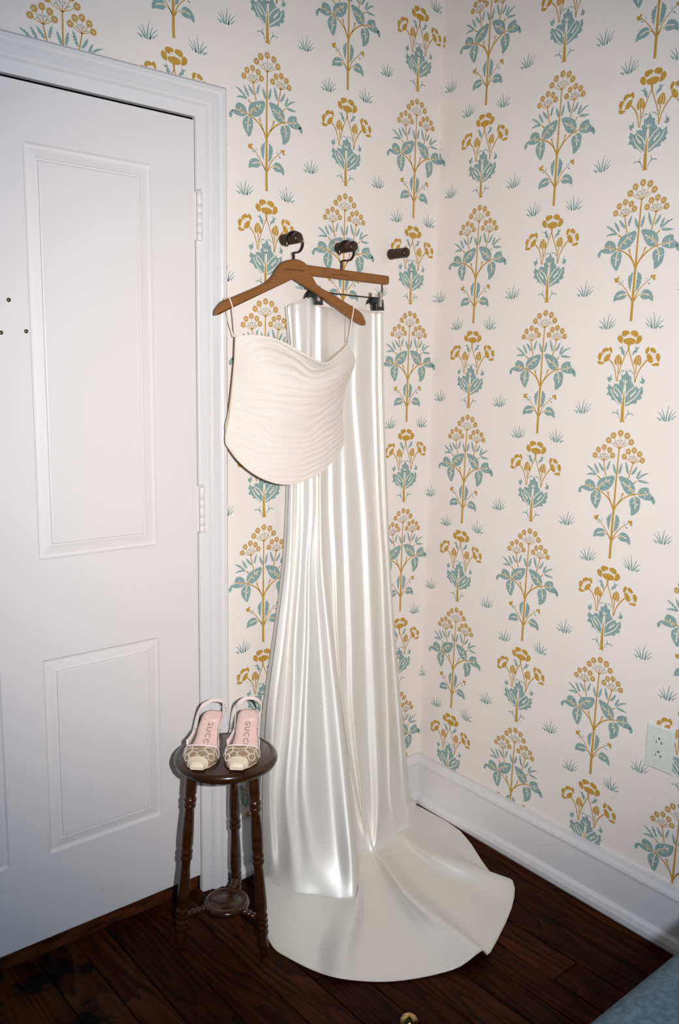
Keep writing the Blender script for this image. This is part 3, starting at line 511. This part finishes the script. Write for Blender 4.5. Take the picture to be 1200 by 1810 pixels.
mb.add([(dx0, DF, dz0), (dx1, DF, dz0), (dx1, DF, dz1), (dx0, DF, dz1), (dx0, DF + 0.038, dz0), (dx1, DF + 0.038, dz0), (dx1, DF + 0.038, dz1), (dx0, DF + 0.038, dz1)],
       [(1, 5, 6, 2), (0, 3, 7, 4), (3, 2, 6, 7), (0, 4, 5, 1), (5, 4, 7, 6)])
mb.build('door_frame', 'door', door)
for x0, x1 in PX:
    for z0, z1 in PZ:
        m = MB(); prof = [(0, 0), (0.0012, 0.0032), (0.004, 0.0066), (0.008, 0.0072), (0.0275, 0.0040), (0.0285, 0.0068), (0.0314, 0.0066), (0.0330, 0.0028), (0.0352, 0.0022)]
        R = [[(x0 + w, DF + d, z0 + w), (x1 - w, DF + d, z0 + w), (x1 - w, DF + d, z1 - w), (x0 + w, DF + d, z1 - w)] for w, d in prof]
        m.grid(R, 0, False, closed_u=True)
        m.add(R[-1], [(0, 1, 2, 3)])
        m.build('door_panel', 'door', door)
for z0, z1 in ((1.703, 1.818), (0.993, 1.112)):
    hb = MB(); n = 5; hx = DOOR_R + 0.0035; hy = -0.0115; L = z1 - z0
    hb.box((hx - 0.020, DF - 0.0015, z0 + 0.002), (hx - 0.004, DF + 0.001, z1 - 0.002))
    hb.box((hx - 0.002, hy, z0 + 0.002), (hx + 0.002, DF, z1 - 0.002))
    h = hb.build('hinge', 'door', door)
    cuts = [0, 0.16, 0.34, 0.55, 0.72, 0.985]
    for k in range(5):
        kb = MB(); a = z0 + L * cuts[k] + 0.0003; b = z0 + L * cuts[k + 1] - 0.0003
        kb.lathe([(a, 0.0066), (a + 0.0004, 0.0070), (b - 0.0004, 0.0070), (b, 0.0066)], 16, mx=Matrix.Translation((hx, hy, 0)))
        kb.build('knuckle', 'door', h)
    kb = MB(); kb.lathe([(z1 + 0.0005, 0.0045), (z1 + 0.002, 0.006), (z1 + 0.004, 0.0045)], 12, mx=Matrix.Translation((hx, hy, 0))); kb.build('pin_cap', 'door', h)
for sx, sz in ((-1.277, 1.537), (-1.243, 1.474), (-1.296, 1.469)):
    sb = MB(); rot = Matrix.Translation((sx, DF, sz)) @ Matrix.Rotation(pi / 2, 4, 'X')
    sb.lathe([(0.0, 0.0046), (0.0018, 0.0044), (0.003, 0.0030), (0.0034, 0.0008)], 14, mx=rot)
    sb.box((-0.0036, -0.0006, 0.0026), (0.0036, 0.0006, 0.0037), 1, mx=rot @ Matrix.Rotation(0.6, 4, 'Z'))
    sb.build('screw', ['oldbrass', 'slot'], door)

# ---------------------------------------------------------------- wall outlet on the right wall
def rbox(mb, d0, d1, z0, z1, w0, w1, mi=0):
    v = [rw(d, z, w) for w in (w0, w1) for z in (z0, z1) for d in (d0, d1)]
    mb.add(v, [(0, 1, 3, 2), (4, 6, 7, 5), (0, 4, 5, 1), (2, 3, 7, 6), (0, 2, 6, 4), (1, 5, 7, 3)], mi)
out = thing('wall_outlet', 'white two-socket wall outlet plate above the right-hand baseboard', 'outlet', rw(0.853, 0.500))
d0, d1, z0, z1 = 0.815, 0.890, 0.443, 0.557
mb = MB(); e = 0.004
R = [[rw(d0 + i, z0 + i, w), rw(d1 - i, z0 + i, w), rw(d1 - i, z1 - i, w), rw(d0 + i, z1 - i, w)] for i, w in ((0, 0), (0, 0.003), (0.0015, 0.005), (0.004, 0.0062), (0.0195, 0.0064))]
mb.grid([r[::-1] for r in R], 0, False, closed_u=True); mb.add(R[-1], [(0, 1, 2, 3)])
mb.build('cover_plate', 'outlet', out)
mb = MB(); rbox(mb, 0.8355, 0.8695, 0.466, 0.534, 0.0045, 0.0076); fc = mb.build('socket_face', 'outlet', out, bevel=0.001)
for zc in (0.517, 0.483):
    m = MB()
    for k in range(1):
        mxx = Matrix.Translation(rw(0.8525, zc + 0.0085, 0.0072)) @ NR.to_track_quat('Z', 'Y').to_matrix().to_4x4()
        m.lathe([(0, 0.0026), (0.0008, 0.0026)], 12, mx=mxx)
    rbox(m, 0.8448, 0.8462, zc - 0.005, zc + 0.003, 0.007, 0.0080)
    rbox(m, 0.8578, 0.8592, zc - 0.005, zc + 0.003, 0.007, 0.0080); rbox(m, 0.8592, 0.8632, zc - 0.0018, zc - 0.0004, 0.007, 0.0080)
    m.build('socket_slots', 'slot', fc)
for zc in (0.5515, 0.4485):
    m = MB(); mxx = Matrix.Translation(rw(0.8525, zc, 0.0055)) @ NR.to_track_quat('Z', 'Y').to_matrix().to_4x4()
    m.lathe([(0, 0.0032), (0.0010, 0.0030), (0.0014, 0.0018)], 12, mx=mxx); m.build('screw', 'outlet', out)

# ---------------------------------------------------------------- pegs
def peg(x, z, label):
    t = thing('wall_peg', label, 'peg', (x, 0, z), 'dark wooden wall pegs')
    m = MB(); mx = Matrix.Translation((x, -0.001, z)) @ Matrix.Rotation(pi / 2, 4, 'X')
    m.lathe([(0.0, 0.0150), (0.005, 0.0150), (0.006, 0.0140), (0.060, 0.0138), (0.0645, 0.0132), (0.0665, 0.0115), (0.0665, 0.0110)], 28, mx=mx, smooth=True)
    m.build('dowel', 'walnut', t)
    m = MB(); m.lathe([(0.0663, 0.0112), (0.0672, 0.0108), (0.0676, 0.0095), (0.0676, 0.001)], 28, mx=mx); m.build('end_cap', 'walnut', t)
PEGZ = 1.733
peg(-0.567, PEGZ, 'dark wooden wall peg holding the curved bodice hanger')
peg(-0.382, PEGZ - 0.002, 'dark wooden wall peg holding the straight skirt hanger')
peg(-0.187, PEGZ + 0.001, 'bare dark wooden wall peg nearest the room corner')

def hook_wire(mb, px, neck, yh, yn, r=0.0028, top=PEGZ, rad=0.0245, mi=0):
    """hook from the neck over the peg: an open loop in the plane y = yh"""
    cz = top + 0.0140 + r - rad
    pts = [(neck[0], yn, neck[1] - 0.02), (neck[0], yn, neck[1] + 0.006), (neck[0] + 0.002, (yn + yh) / 2, neck[1] + 0.014)]
    a0 = -62
    for k in range(0, 19):
        a = math.radians(a0 + (232 + 62) * k / 18 * 0.90)
        pts.append((px + rad * cos(a) + 0.0, yh, cz + rad * sin(a)))
    mb.tube(spline(pts, 3), r, 10, mi)
    e = pts[-1]
    mb.lathe([(-0.003, 0.001), (-0.0015, 0.0029), (0.0015, 0.0029), (0.003, 0.001)], 10, mi, Matrix.Translation(e))

# ---------------------------------------------------------------- curved wooden hanger
hg = thing('coat_hanger', 'curved brown wooden coat hanger on the left peg, carrying the bodice', 'hanger', (-0.576, -0.055, 1.68))
ol = [(a / 1000, b / 1000) for a, b in HANGER_OUTLINE]
top = spline([ol[i] for i in range(0, 25)], 4)
bot = spline([ol[i] for i in range(24, 28)] + [ol[0]], 4)
O = [tuple(p) for p in top] + [tuple(p) for p in bot[1:-1]]
m = MB(); m.prism(O, -0.0625, -0.0465, 0, 0.003)
hbody = m.build('hanger_body', 'hanger', hg)
m = MB(); random.seed(3)          # small dark stamp on the wood, too fine to read
x = -0.607
while x < -0.545:
    w = random.choice((0.0016, 0.0022, 0.0026))
    m.box((x, -0.06285, 1.6515), (x + w, -0.0624, 1.6515 + random.choice((0.0032, 0.0036)))); x += w + random.choice((0.0009, 0.0009, 0.0028))
m.build('stamp_mark', 'ink', hbody)
m = MB(); hook_wire(m, -0.5635, (-0.5735, 1.682), -0.045, -0.0545, rad=0.026)
m.build('hook', 'steel', hg)

# ---------------------------------------------------------------- straight hanger with two clips
h2 = thing('skirt_hanger', 'straight brown wooden clip hanger on the middle peg, carrying the skirt', 'hanger', (-0.385, -0.034, 1.672))
x0, x1 = -0.545, -0.226
zt = lambda x: 1.6722 + (x + 0.485) * (-0.004 / 0.26)
zb = lambda x: 1.6465 + (x + 0.485) * (-0.002 / 0.26)
O = [(x0, zt(x0) - 0.004), (x0, zb(x0) + 0.004), (x0 + 0.004, zb(x0)), (-0.40, zb(-0.40)), (x1 - 0.004, zb(x1)), (x1, zb(x1) + 0.004), (x1, zt(x1) - 0.004), (x1 - 0.004, zt(x1)), (-0.40, zt(-0.40)), (x0 + 0.004, zt(x0))]
m = MB(); m.prism(O, -0.0405, -0.0275, 0, 0.002); bar = m.build('wooden_bar', 'hanger', h2)
m = MB(); x = -0.435
while x < -0.382:
    w = random.choice((0.0016, 0.0022, 0.0026))
    m.box((x, -0.0409, 1.6545), (x + w, -0.0404, 1.6572)); x += w + random.choice((0.0009, 0.0028))
m.build('stamp_mark', 'ink', bar)
m = MB(); hook_wire(m, -0.3800, (-0.397, 1.680), -0.034, -0.034, top=PEGZ - 0.002, rad=0.026); m.build('hook', 'steel', h2)
m = MB(); zw = 1.606
m.tube(spline([(-0.2475, -0.034, 1.650), (-0.2465, -0.034, 1.620), (-0.2475, -0.034, 1.609), (-0.256, -0.034, zw), (-0.30, -0.034, zw - 0.0005), (-0.40, -0.034, zw + 0.001), (-0.50, -0.034, zw + 0.003), (-0.512, -0.034, zw + 0.005), (-0.516, -0.034, zw + 0.012), (-0.517, -0.034, 1.652)], 5), 0.0018, 8)
m.build('clip_wire', 'steel', h2)
def clip(cx, z, name='clip'):
    # black jaw with a hooked left shoulder, one in front and one behind the cloth
    O = [(-0.031, -0.018), (-0.026, -0.003), (-0.019, 0.003), (-0.008, 0.0035), (0.012, 0.003), (0.020, -0.002), (0.024, -0.028), (0.0245, -0.035), (-0.009, -0.036), (-0.012, -0.018), (-0.016, -0.0135), (-0.024, -0.013)]
    O = [(cx + a * 0.86, z + b * 0.86) for a, b in O]
    m = MB(); m.prism(O[::-1], -0.0475, -0.040, 0, 0.0015); m.prism(O[::-1], -0.028, -0.0215, 0, 0.0015)
    m.box((cx - 0.006, -0.041, z - 0.010), (cx + 0.010, -0.027, z - 0.004))
    c = m.build(name, 'blackp', h2)
    m = MB(); a = cx + 0.0035
    m.prism([(a - 0.0065, z - 0.021), (a + 0.0050, z - 0.021), (a + 0.0065, z + 0.018), (a - 0.0045, z + 0.018)], -0.0505, -0.0470, 0, 0.001)
    m.prism([(a - 0.020, z + 0.002), (a - 0.011, z + 0.002), (a - 0.010, z + 0.018), (a - 0.020, z + 0.018)], -0.026, -0.022, 0, 0.0008)
    m.tube([(a - 0.004, -0.0475, z + 0.004), (a - 0.004, -0.024, z + 0.004)], 0.0035, 10)
    m.build('clip_lever', 'chrome', c)
clip(-0.2700, 1.602); clip(-0.4905, 1.6035)

# ---------------------------------------------------------------- satin skirt with train
SK = net_surface(np.array(SKIRT_NET) / 1000.0, 10, 12)
rows_, cols_ = SK.shape[:2]
for i in range(rows_):
    for j in range(cols_):
        x, y, z = SK[i, j]
        fl = max(0.0, min(1.0, (z - 0.05) / 0.2))
        n1 = noise.noise(Vector((x * 9, z * 1.3, 3.1))) ; n2 = noise.noise(Vector((x * 3.2 + 5, y * 3.2, 7.7)))
        y += fl * 0.0035 * n1
        if z < 0.06: z += (1 - fl) * 0.004 * max(0, n2)
        SK[i, j] = (x, min(y, -0.031 if z < 0.18 else -0.012), max(z, 0.0025))
sk = thing('satin_skirt', 'long ivory satin skirt clipped to a hanger, train spread on the floor', 'skirt', (-0.37, -0.05, 1.60))
m = MB(); m.grid([[tuple(p) for p in r] for r in SK], 0, True, flip=True)
m.build('skirt_front', 'satin', sk, solid=0.0012)
# back layer: hangs close to the wall behind the front
A0, A1 = SK[0], SK[11 * 10 if rows_ > 110 else -1]
Bk = []
for i in range(0, 97, 4):
    L, Rr = SK[i, 0], SK[i, -1]; zz = (L[2] + Rr[2]) / 2
    row = []
    for k in range(13):
        t = k / 12; p = L * (1 - t) + Rr * t
        yb = -0.0185 - (0.012 if zz < 0.2 else 0) - 0.004 * sin(pi * t) * (0.5 + 0.5 * sin(k * 2.1))
        row.append((p[0], yb, max(p[2], 0.004)))
    Bk.append(row)
m = MB(); m.grid(Bk, 0, True, flip=True); m.build('skirt_back', 'satin', sk)
m = MB(); m.tube([tuple(p + np.array((0, -0.0005, 0.0004))) for p in SK[-1][::4]], 0.0011, 6); m.build('hem', 'strap', sk)
m = MB(); m.tube([tuple(p + np.array((0, -0.0012, 0.0))) for p in SK[0][::4]], 0.0012, 6); m.build('waist_edge', 'strap', sk)

# ---------------------------------------------------------------- ruched bodice
BD = net_surface(np.array(BODICE_NET) / 1000.0, 26, 22)
R_, C_ = BD.shape[:2]
P0 = BD.copy()
for i in range(R_):
    for j in range(C_):
        v, u = i / (R_ - 1), j / (C_ - 1)
        e = min(1, u / 0.06, (1 - u) / 0.06, v / 0.03, (1 - v) / 0.03); e = max(0, e)
        w = v * 17 + 1.6 * noise.noise(Vector((u * 1.7, v * 3.0, 0.3))) + 0.6 * noise.noise(Vector((u * 6, v * 8, 2.0))) - 2.3 * (1 - u) ** 3 * (1 - v)
        f = sin(2 * pi * w); f2 = sin(2 * pi * (w * 2.13 + 1.2 * noise.noise(Vector((u * 3, v * 6, 5)))))
        amp = 0.00125 * (0.45 + 0.8 * max(0, noise.noise(Vector((u * 3.1, v * 4.4, 9))) + 0.3))
        P0[i, j][1] -= e * (amp * f + 0.0005 * f2)
bo = thing('bridal_bodice', 'ivory ruched bodice with thin straps, hung in front of the satin skirt', 'bodice', (-0.58, -0.06, 1.50))
m = MB(); m.grid([[tuple(p) for p in r] for r in P0], 0, True, flip=True); m.build('front_panel', 'tulle', bo)
# back panel, lower at the neckline, seen through the dip between the cups
Bp = []
for i in range(0, R_, 5):
    v = i / (R_ - 1); row = []
    for j in range(0, C_, 6):
        u = j / (C_ - 1); p = BD[i, j]
        row.append((p[0], BD[i, 0][1] * (1 - u) + BD[i, -1][1] * u + 0.002 + 0.004 * sin(pi * u), p[2] - (0.010 * sin(pi * u) * (1 - v)) + 0.030 * v * (1 - u * 0.2)))
    Bp.append(row)
m = MB(); m.grid(Bp, 0, True, flip=True); m.build('back_panel', 'lining', bo)
m = MB(); m.tube([tuple(p) for p in P0[0][::3]], 0.0013, 6); m.build('neckline_binding', 'strap', bo)
m = MB(); m.tube([tuple(p) for p in P0[-1][::3]], 0.0013, 6); m.build('hem_binding', 'strap', bo)
m = MB(); m.tube([tuple(p) for p in P0[::3, 0]], 0.0014, 6); m.build('side_seam', 'lining', bo)
def strap_part(front, back):
    m = MB(); m.tube(spline(front, 5), 0.0017, 6); m.tube(spline(back, 5), 0.0013, 6)
    m.build('strap', 'strap', bo)
Lp, Rp = BD[0, 0], BD[0, -1]
strap_part([(-0.7755, -0.0500, 1.5715), (-0.7735, -0.0600, 1.5715), (-0.7720, -0.0655, 1.566), (-0.765, -0.068, 1.540), tuple(Lp)],
           [(-0.7755, -0.0500, 1.5715), (-0.7765, -0.0435, 1.565), (-0.771, -0.048, 1.535), (Lp[0] - 0.002, Lp[1] + 0.004, Lp[2])])
strap_part([(-0.3790, -0.0500, 1.5765), (-0.3785, -0.0610, 1.5765), (-0.3795, -0.0660, 1.570), (-0.392, -0.072, 1.530), tuple(Rp)],
           [(-0.3790, -0.0500, 1.5765), (-0.3800, -0.0435, 1.570), (-0.396, -0.055, 1.53), (Rp[0] - 0.004, Rp[1] + 0.004, Rp[2])])

# ---------------------------------------------------------------- stool
SC = Vector((-0.875, -0.201, 0)); SH = 0.490
st = thing('round_stool', 'dark turned-wood stool with round seat and small lower shelf', 'stool', tuple(SC))
m = MB(); m.lathe([(SH - 0.026, 0.100), (SH - 0.0265, 0.112), (SH - 0.022, 0.121), (SH - 0.013, 0.1245), (SH - 0.006, 0.1225), (SH - 0.0012, 0.116), (SH - 0.0002, 0.111), (SH - 0.0012, 0.109), (SH - 0.0014, 0.107), (SH - 0.0002, 0.104), (SH - 0.0002, 0.02), (SH - 0.0002, 0.001)], 72, mx=Matrix.Translation(SC))
m.build('seat', 'stool', st)
SEATZ = SH + 0.0003
LEG = [(0, .0110), (.03, .0150), (.13, .0152), (.150, .0122), (.158, .0158), (.168, .0166), (.178, .0158), (.184, .0128), (.190, .0150), (.197, .0158), (.206, .0150), (.214, .0122), (.24, .0128), (.33, .0150), (.41, .0155), (.435, .0128), (.443, .0155), (.452, .0163), (.461, .0155), (.467, .0130), (.474, .0155), (.483, .0163), (.492, .0155), (.500, .0124), (.53, .0120), (.60, .0138), (.69, .0155), (.745, .0155), (.765, .0128), (.773, .0152), (.781, .0160), (.789, .0152), (.795, .0126), (.803, .0152), (.811, .0160), (.819, .0152), (.825, .0126), (.833, .0150), (.842, .0158), (.851, .0150), (.857, .0124), (.865, .0148), (.873, .0156), (.881, .0148), (.888, .0122), (.91, .0128), (.95, .0124), (.985, .0098), (1.0, .0080)]
foots = [Vector((-0.991, -0.171, 0)), Vector((-0.842, -0.316, 0)), Vector((-0.790, -0.116, 0))]
for F in foots:
    d = (F - SC); d.z = 0
    T = SC + d * 0.70; T.z = SH - 0.0255
    ax = F - T; L = ax.length
    mx = Matrix.Translation(T) @ ax.to_track_quat('Z', 'Y').to_matrix().to_4x4()
    m = MB(); m.lathe([(s * L, r * 0.94) for s, r in LEG], 24, mx=mx); m.build('leg', 'stool', st)
SZ = 0.100
m = MB(); m.lathe([(SZ - 0.016, 0.044), (SZ - 0.0155, 0.052), (SZ - 0.009, 0.0565), (SZ - 0.003, 0.055), (SZ, 0.050), (SZ, 0.042), (SZ - 0.0022, 0.0405), (SZ - 0.0022, 0.037), (SZ - 0.0005, 0.0355), (SZ - 0.0005, 0.001)], 48, mx=Matrix.Translation(SC))
m.build('lower_shelf', 'stool', st)
for F in foots:
    d = (F - SC); d.z = 0; dist = d.length; d.normalize()
    A = SC + d * 0.050; A.z = SZ - 0.009
    e = SC + d * (dist * (0.70 + 0.30 * (1 - (SZ - 0.012) / (SH - 0.0255))) - 0.006); e.z = SZ - 0.012
    ax = e - A; L = ax.length; mx = Matrix.Translation(A) @ ax.to_track_quat('Z', 'Y').to_matrix().to_4x4()
    pr_ = [(0, .006)]
    for k in range(4):
        b = 0.08 + k * 0.22
        pr_ += [(b, .0055), (b + .04, .0082), (b + .09, .0094), (b + .14, .0082), (b + .18, .0055)]
    pr_.append((1.0, .006))
    m = MB(); m.lathe([(s * L, r) for s, r in pr_], 16, mx=mx); m.build('spindle', 'stool', st)

# ---------------------------------------------------------------- slingback shoes
def shoe(toe, heel, label, mirror, strap_top):
    """toe / heel: ground points; local frame: s along heel->toe, x to the shoe's right"""
    toe, heel = Vector(toe), Vector(heel); fw = (toe - heel); L = fw.length; fw.normalize()
    rt = fw.cross(Vector((0, 0, 1))).normalized(); H = 0.062
    root = thing('slingback_shoe', label, 'shoe', tuple(toe), 'pair of pale slingback heels on the stool')
    def zc(s):           # insole height along the shoe
        if s > 0.66: return 0.006 + 0.004 * max(0, (s - 0.9) / 0.1)
        t = (0.66 - s) / 0.66; return 0.006 + (H - 0.006) * (1 - cos(pi * min(1, t * 0.93))) / 2 / ((1 - cos(pi * 0.93)) / 2)
    hw = lambda s: float(np.interp(s, [0, .03, .08, .2, .36, .52, .66, .78, .88, .95, 1.0], [.012, .0200, .0245, .0255, .0255, .0320, .0395, .0370, .0260, .0165, .0130]))
    bend = lambda s: mirror * 0.004 * sin(pi * s)
    def W(x, s, z): return tuple(heel + fw * (s * L) + rt * (x + bend(s)) + Vector((0, 0, z)))
    S = np.linspace(0, 1, 41)
    # outsole
    P = []
    for s in S:
        w = hw(s) + 0.0012; z = zc(s)
        P.append([W(-w, s, z - 0.0005), W(-w, s, z - 0.0045), W(w, s, z - 0.0045), W(w, s, z - 0.0005)])
    m = MB(); m.grid(P, 0, False, closed_u=True); m.add(P[0], [(0, 1, 2, 3)]); m.add(P[-1], [(3, 2, 1, 0)]); m.build('outsole', 'toe', root)
    P = []
    for s in S[:34]:
        w = hw(s) - 0.0005
        P.append([W(w * a, s, zc(s) + 0.0012 + 0.0012 * abs(a) ** 3) for a in (-1, -.6, 0, .6, 1)])
    m = MB(); m.grid(P, 0, True, flip=False); ins = m.build('insole', 'insole', root, solid=0.001)
    # heel
    P = []
    for t in np.linspace(0, 1, 9):
        z = (H - 0.004) * (1 - t); r = 0.0185 * (1 - t) ** 1.5 + 0.0052; c = 0.10 + 0.02 * t
        P.append([W(r * cos(a) * 1.0, c + r * sin(a) / L, z) for a in np.linspace(0, 2 * pi, 17)[:-1]])
    m = MB(); m.grid(P, 0, True, closed_u=True); m.add(P[-1], [tuple(range(16))]); m.build('heel', 'piping', root)
    # vamp shell: angle a from -90 (one side) over the top to +90
    def edge(a): return 0.715 - 0.19 * abs(a) ** 2.4          # where the opening is, a in -1..1
    def shell(a, s, lift=0.0):
        w = hw(s) + 0.0018 + lift; h = float(np.interp(s, [.5, .6, .7, .8, .88, .95, .985, 1.0], [.034, .036, .034, .027, .020, .0145, .0115, .004])) + lift
        th = a * pi / 2
        x = w * math.copysign(abs(sin(th)) ** 0.8, th); z = zc(s) - 0.001 + h * max(0.0, cos(th)) ** 0.75
        return W(x, s, z)
    AA = np.linspace(-1, 1, 33); CAP = lambda a: 0.872 + 0.045 * abs(a) ** 1.5
    m = MB(); m.grid([[shell(a, edge(a) + (CAP(a) - edge(a)) * t) for a in AA] for t in np.linspace(0, 1, 14)], 0, True, flip=True)
    vamp = m.build('vamp', 'mesh', root, solid=0.0008)
    m = MB(); G = [[shell(a, CAP(a) + (1 - CAP(a)) * t, 0.0005) for a in AA] for t in np.linspace(0, 1, 10)]
    m.grid(G, 0, True, flip=True); m.add(G[-1], [tuple(range(33))]); m.build('toe_cap', 'toe', root)
    # piping round the opening and on to the side tabs
    pts = [shell(a, edge(a), 0.0006) for a in AA]
    m = MB(); m.tube(pts, 0.0021, 8); m.build('opening_trim', 'piping', root)
    # side quarters rising to the strap
    ends = []
    for sd in (-1, 1):
        Q = []
        for t in np.linspace(0, 1, 8):
            s = 0.60 - 0.24 * t; w = hw(s) + 0.002
            z0 = zc(s); hgt = 0.022 * (1 - t) ** 0.8 + 0.006
            Q.append([W(sd * w, s, z0 + 0.004 + 0.01 * t), W(sd * (w + 0.0008), s, z0 + 0.004 + 0.010 * t + hgt)])
        m = MB(); m.grid(Q, 0, True); m.build('side_quarter', 'piping', root, solid=0.0016)
        ends.append(W(sd * (hw(0.36) + 0.0025), 0.36, zc(0.36) + 0.018))
    st_ = Vector(strap_top)
    l, r_ = Vector(ends[0]), Vector(ends[1])
    lm = Vector(W(-0.031, 0.10, zc(0.1) + 0.030)); rm = Vector(W(0.031, 0.10, zc(0.1) + 0.030))
    bk = [Vector(W(x, -0.055 + 0.9 * abs(x), 0)) * 1.0 for x in (-0.018, 0, 0.018)]
    for b, hh in zip(bk, (0.104, 0.107, 0.104)): b.z = toe.z + hh
    off = st_ - bk[1]; bk = [b + off for b in bk]; lm += off * 0.5; rm += off * 0.5
    pts = spline([tuple(p) for p in (l, lm, bk[0], bk[1], bk[2], rm, r_)], 8)
    m = MB(); n = len(pts); up = Vector((0, 0, 1))
    Rw = []
    for i, p in enumerate(pts):
        p = Vector(p); t = Vector(pts[min(i + 1, n - 1)]) - Vector(pts[max(i - 1, 0)]); t.normalize()
        b = (up - t * up.dot(t)).normalized() * 0.0041; o = t.cross(b).normalized() * 0.0009
        Rw.append([tuple(p + b + o), tuple(p + b - o), tuple(p - b - o), tuple(p - b + o)])
    m.grid(Rw, 0, False, closed_u=True); sl = m.build('slingback_strap', 'piping', root)
    bp = Vector(pts[int(n * (0.18 if mirror > 0 else 0.82))])
    m = MB(); rg = []
    for k in range(12):
        a = 2 * pi * k / 12; rg.append(tuple(bp + fw * (0.0055 * cos(a)) + Vector((0, 0, 0.0055 * sin(a)))))
    m.tube(rg, 0.0011, 6, closed=True); m.build('buckle', 'chrome', sl)
    # crystals along interlocking rings on the vamp
    m = MB(); random.seed(int(abs(toe.x) * 1000))
    ringc = [(-.78, .70), (-.36, .775), (.04, .735), (.44, .785), (.80, .70), (-.62, .835), (-.16, .835), (.26, .845), (.64, .85)]
    for ca, cs in ringc:
        for k in range(40):
            th = 2 * pi * k / 40; a = ca + 0.215 * cos(th); s = cs + 0.040 * sin(th)
            if abs(a) > 0.99 or s < edge(a) + 0.006 or s > CAP(a) - 0.002: continue
            c = Vector(shell(a, s, 0.0012)); r = random.uniform(0.0013, 0.0021)
            m.add([c + Vector((r, 0, 0)), c + Vector((0, r, 0)), c - Vector((r, 0, 0)), c - Vector((0, r, 0)), c + Vector((0, 0, r)), c - Vector((0, 0, r))],
                  [(0, 1, 4), (1, 2, 4), (2, 3, 4), (3, 0, 4), (1, 0, 5), (2, 1, 5), (3, 2, 5), (0, 3, 5)])
    for k in range(110):
        a = random.uniform(-.8, .8); s = random.uniform(CAP(a), 0.97); c = Vector(shell(a, s, 0.0014)); r = random.uniform(0.0006, 0.0012)
        m.add([c + Vector((r, 0, 0)), c + Vector((0, r, 0)), c - Vector((r, 0, 0)), c - Vector((0, r, 0)), c + Vector((0, 0, r)), c - Vector((0, 0, r))],
              [(0, 1, 4), (1, 2, 4), (2, 3, 4), (3, 0, 4), (1, 0, 5), (2, 1, 5), (3, 2, 5), (0, 3, 5)])
    cr_ = m.build('crystal_beading', 'crystal', vamp); cr_['kind'] = 'stuff'
    # lettering pressed on the insole, read from heel to toe
    cu = bpy.data.curves.new('lettering', 'FONT'); cu.body = 'GUCCI'; cu.size = 0.0178; cu.align_x = 'CENTER'; cu.align_y = 'CENTER'; cu.space_character = 1.25; cu.resolution_u = 3; cu.offset = 0.0002
    to = bpy.data.objects.new('lettering_source', cu); COL.objects.link(to)
    bpy.context.view_layer.update()
    me = to.to_mesh(); V = [tuple(v.co) for v in me.vertices]; F = [tuple(p.vertices) for p in me.polygons]; to.to_mesh_clear()
    bpy.data.objects.remove(to); bpy.data.curves.remove(cu)
    VV = []
    for x, y, z in V:
        s = 0.335 + x / L * 1.0; VV.append(W(-y * 1.0, s, zc(s) + 0.0023))
    m = MB(); m.add(VV, F); m.build('lettering', M['letter'], ins)
    return root
M['letter'] = mat('faded_brown_print', (150, 118, 104), 0.6)
shoe((-0.985, -0.249, SEATZ), (-0.842, -0.098, SEATZ), 'left pale slingback heel with pink insole, nearest the door', 1, (-0.852, -0.124, 0.592))
shoe((-0.914, -0.305, SEATZ), (-0.770, -0.145, SEATZ), 'right pale slingback heel with pink insole, nearest the satin skirt', -1, (-0.778, -0.163, 0.592))

# ---------------------------------------------------------------- bed corner at the lower right
bd = thing('bed', 'high bed with grey-blue wool cover, its edge in the lower right corner', 'bed', (0.0, -2.1, 0))
def rounded(x0, x1, y0, y1, z0, z1, r, name, mt):
    n = 8; prof = [(0, z0), (0, z1 - r)] + [(r * (1 - cos(a)), z1 - r + r * sin(a)) for a in np.linspace(0, pi / 2, n)[1:]]
    R = []
    for i, z in prof:
        ring = []
        rr = 0.06
        for cx, cy, a0 in ((x1 - rr, y1 - rr, 0), (x0 + rr, y1 - rr, pi / 2), (x0 + rr, y0 + rr, pi), (x1 - rr, y0 + rr, 1.5 * pi)):
            for a in np.linspace(a0, a0 + pi / 2, 7): ring.append((cx + (rr - i) * cos(a), cy + (rr - i) * sin(a), z))
        R.append(ring)
    m = MB(); m.grid(R, 0, True, closed_u=True); m.add(R[-1], [tuple(range(len(R[-1])))]); m.add(R[0], [tuple(range(len(R[0])))[::-1]])
    return m.build(name, mt, bd)
BX0, BX1, BY1 = -1.62, -0.12, -1.418
rounded(BX0, BX1, -2.9, BY1, 0.42, 0.75, 0.035, 'mattress_cover', 'blanket')
rounded(BX0 + 0.02, BX1 - 0.01, -2.88, BY1 - 0.02, 0.22, 0.425, 0.01, 'bed_frame', 'bedwood')
for x in (BX0 + 0.08, BX1 - 0.08):
    for y in (-2.8, BY1 - 0.09):
        m = MB(); m.lathe([(0, 0.020), (0.22, 0.026)], 16, mx=Matrix.Translation((x, y, 0))); m.build('leg', 'bedwood', bd)

# ---------------------------------------------------------------- small brass ball on a slim post
kx, ky, kz = -1.063, -1.024, 0.394
kb = thing('ball_post', 'slim black post topped by a small brass ball, at the bottom edge', 'post', (kx, ky, 0))
m = MB(); m.lathe([(0, 0.05), (0.006, 0.05), (0.010, 0.045), (0.012, 0.008), (kz - 0.02, 0.006), (kz - 0.012, 0.006)], 24, mx=Matrix.Translation((kx, ky, 0))); m.build('post', 'blackiron', kb)
m = MB(); m.lathe([(kz - 0.0155 * cos(a), max(0.0005, 0.0155 * sin(a))) for a in np.linspace(0, pi, 20)], 28, mx=Matrix.Translation((kx, ky, 0))); m.build('ball', 'brass', kb)
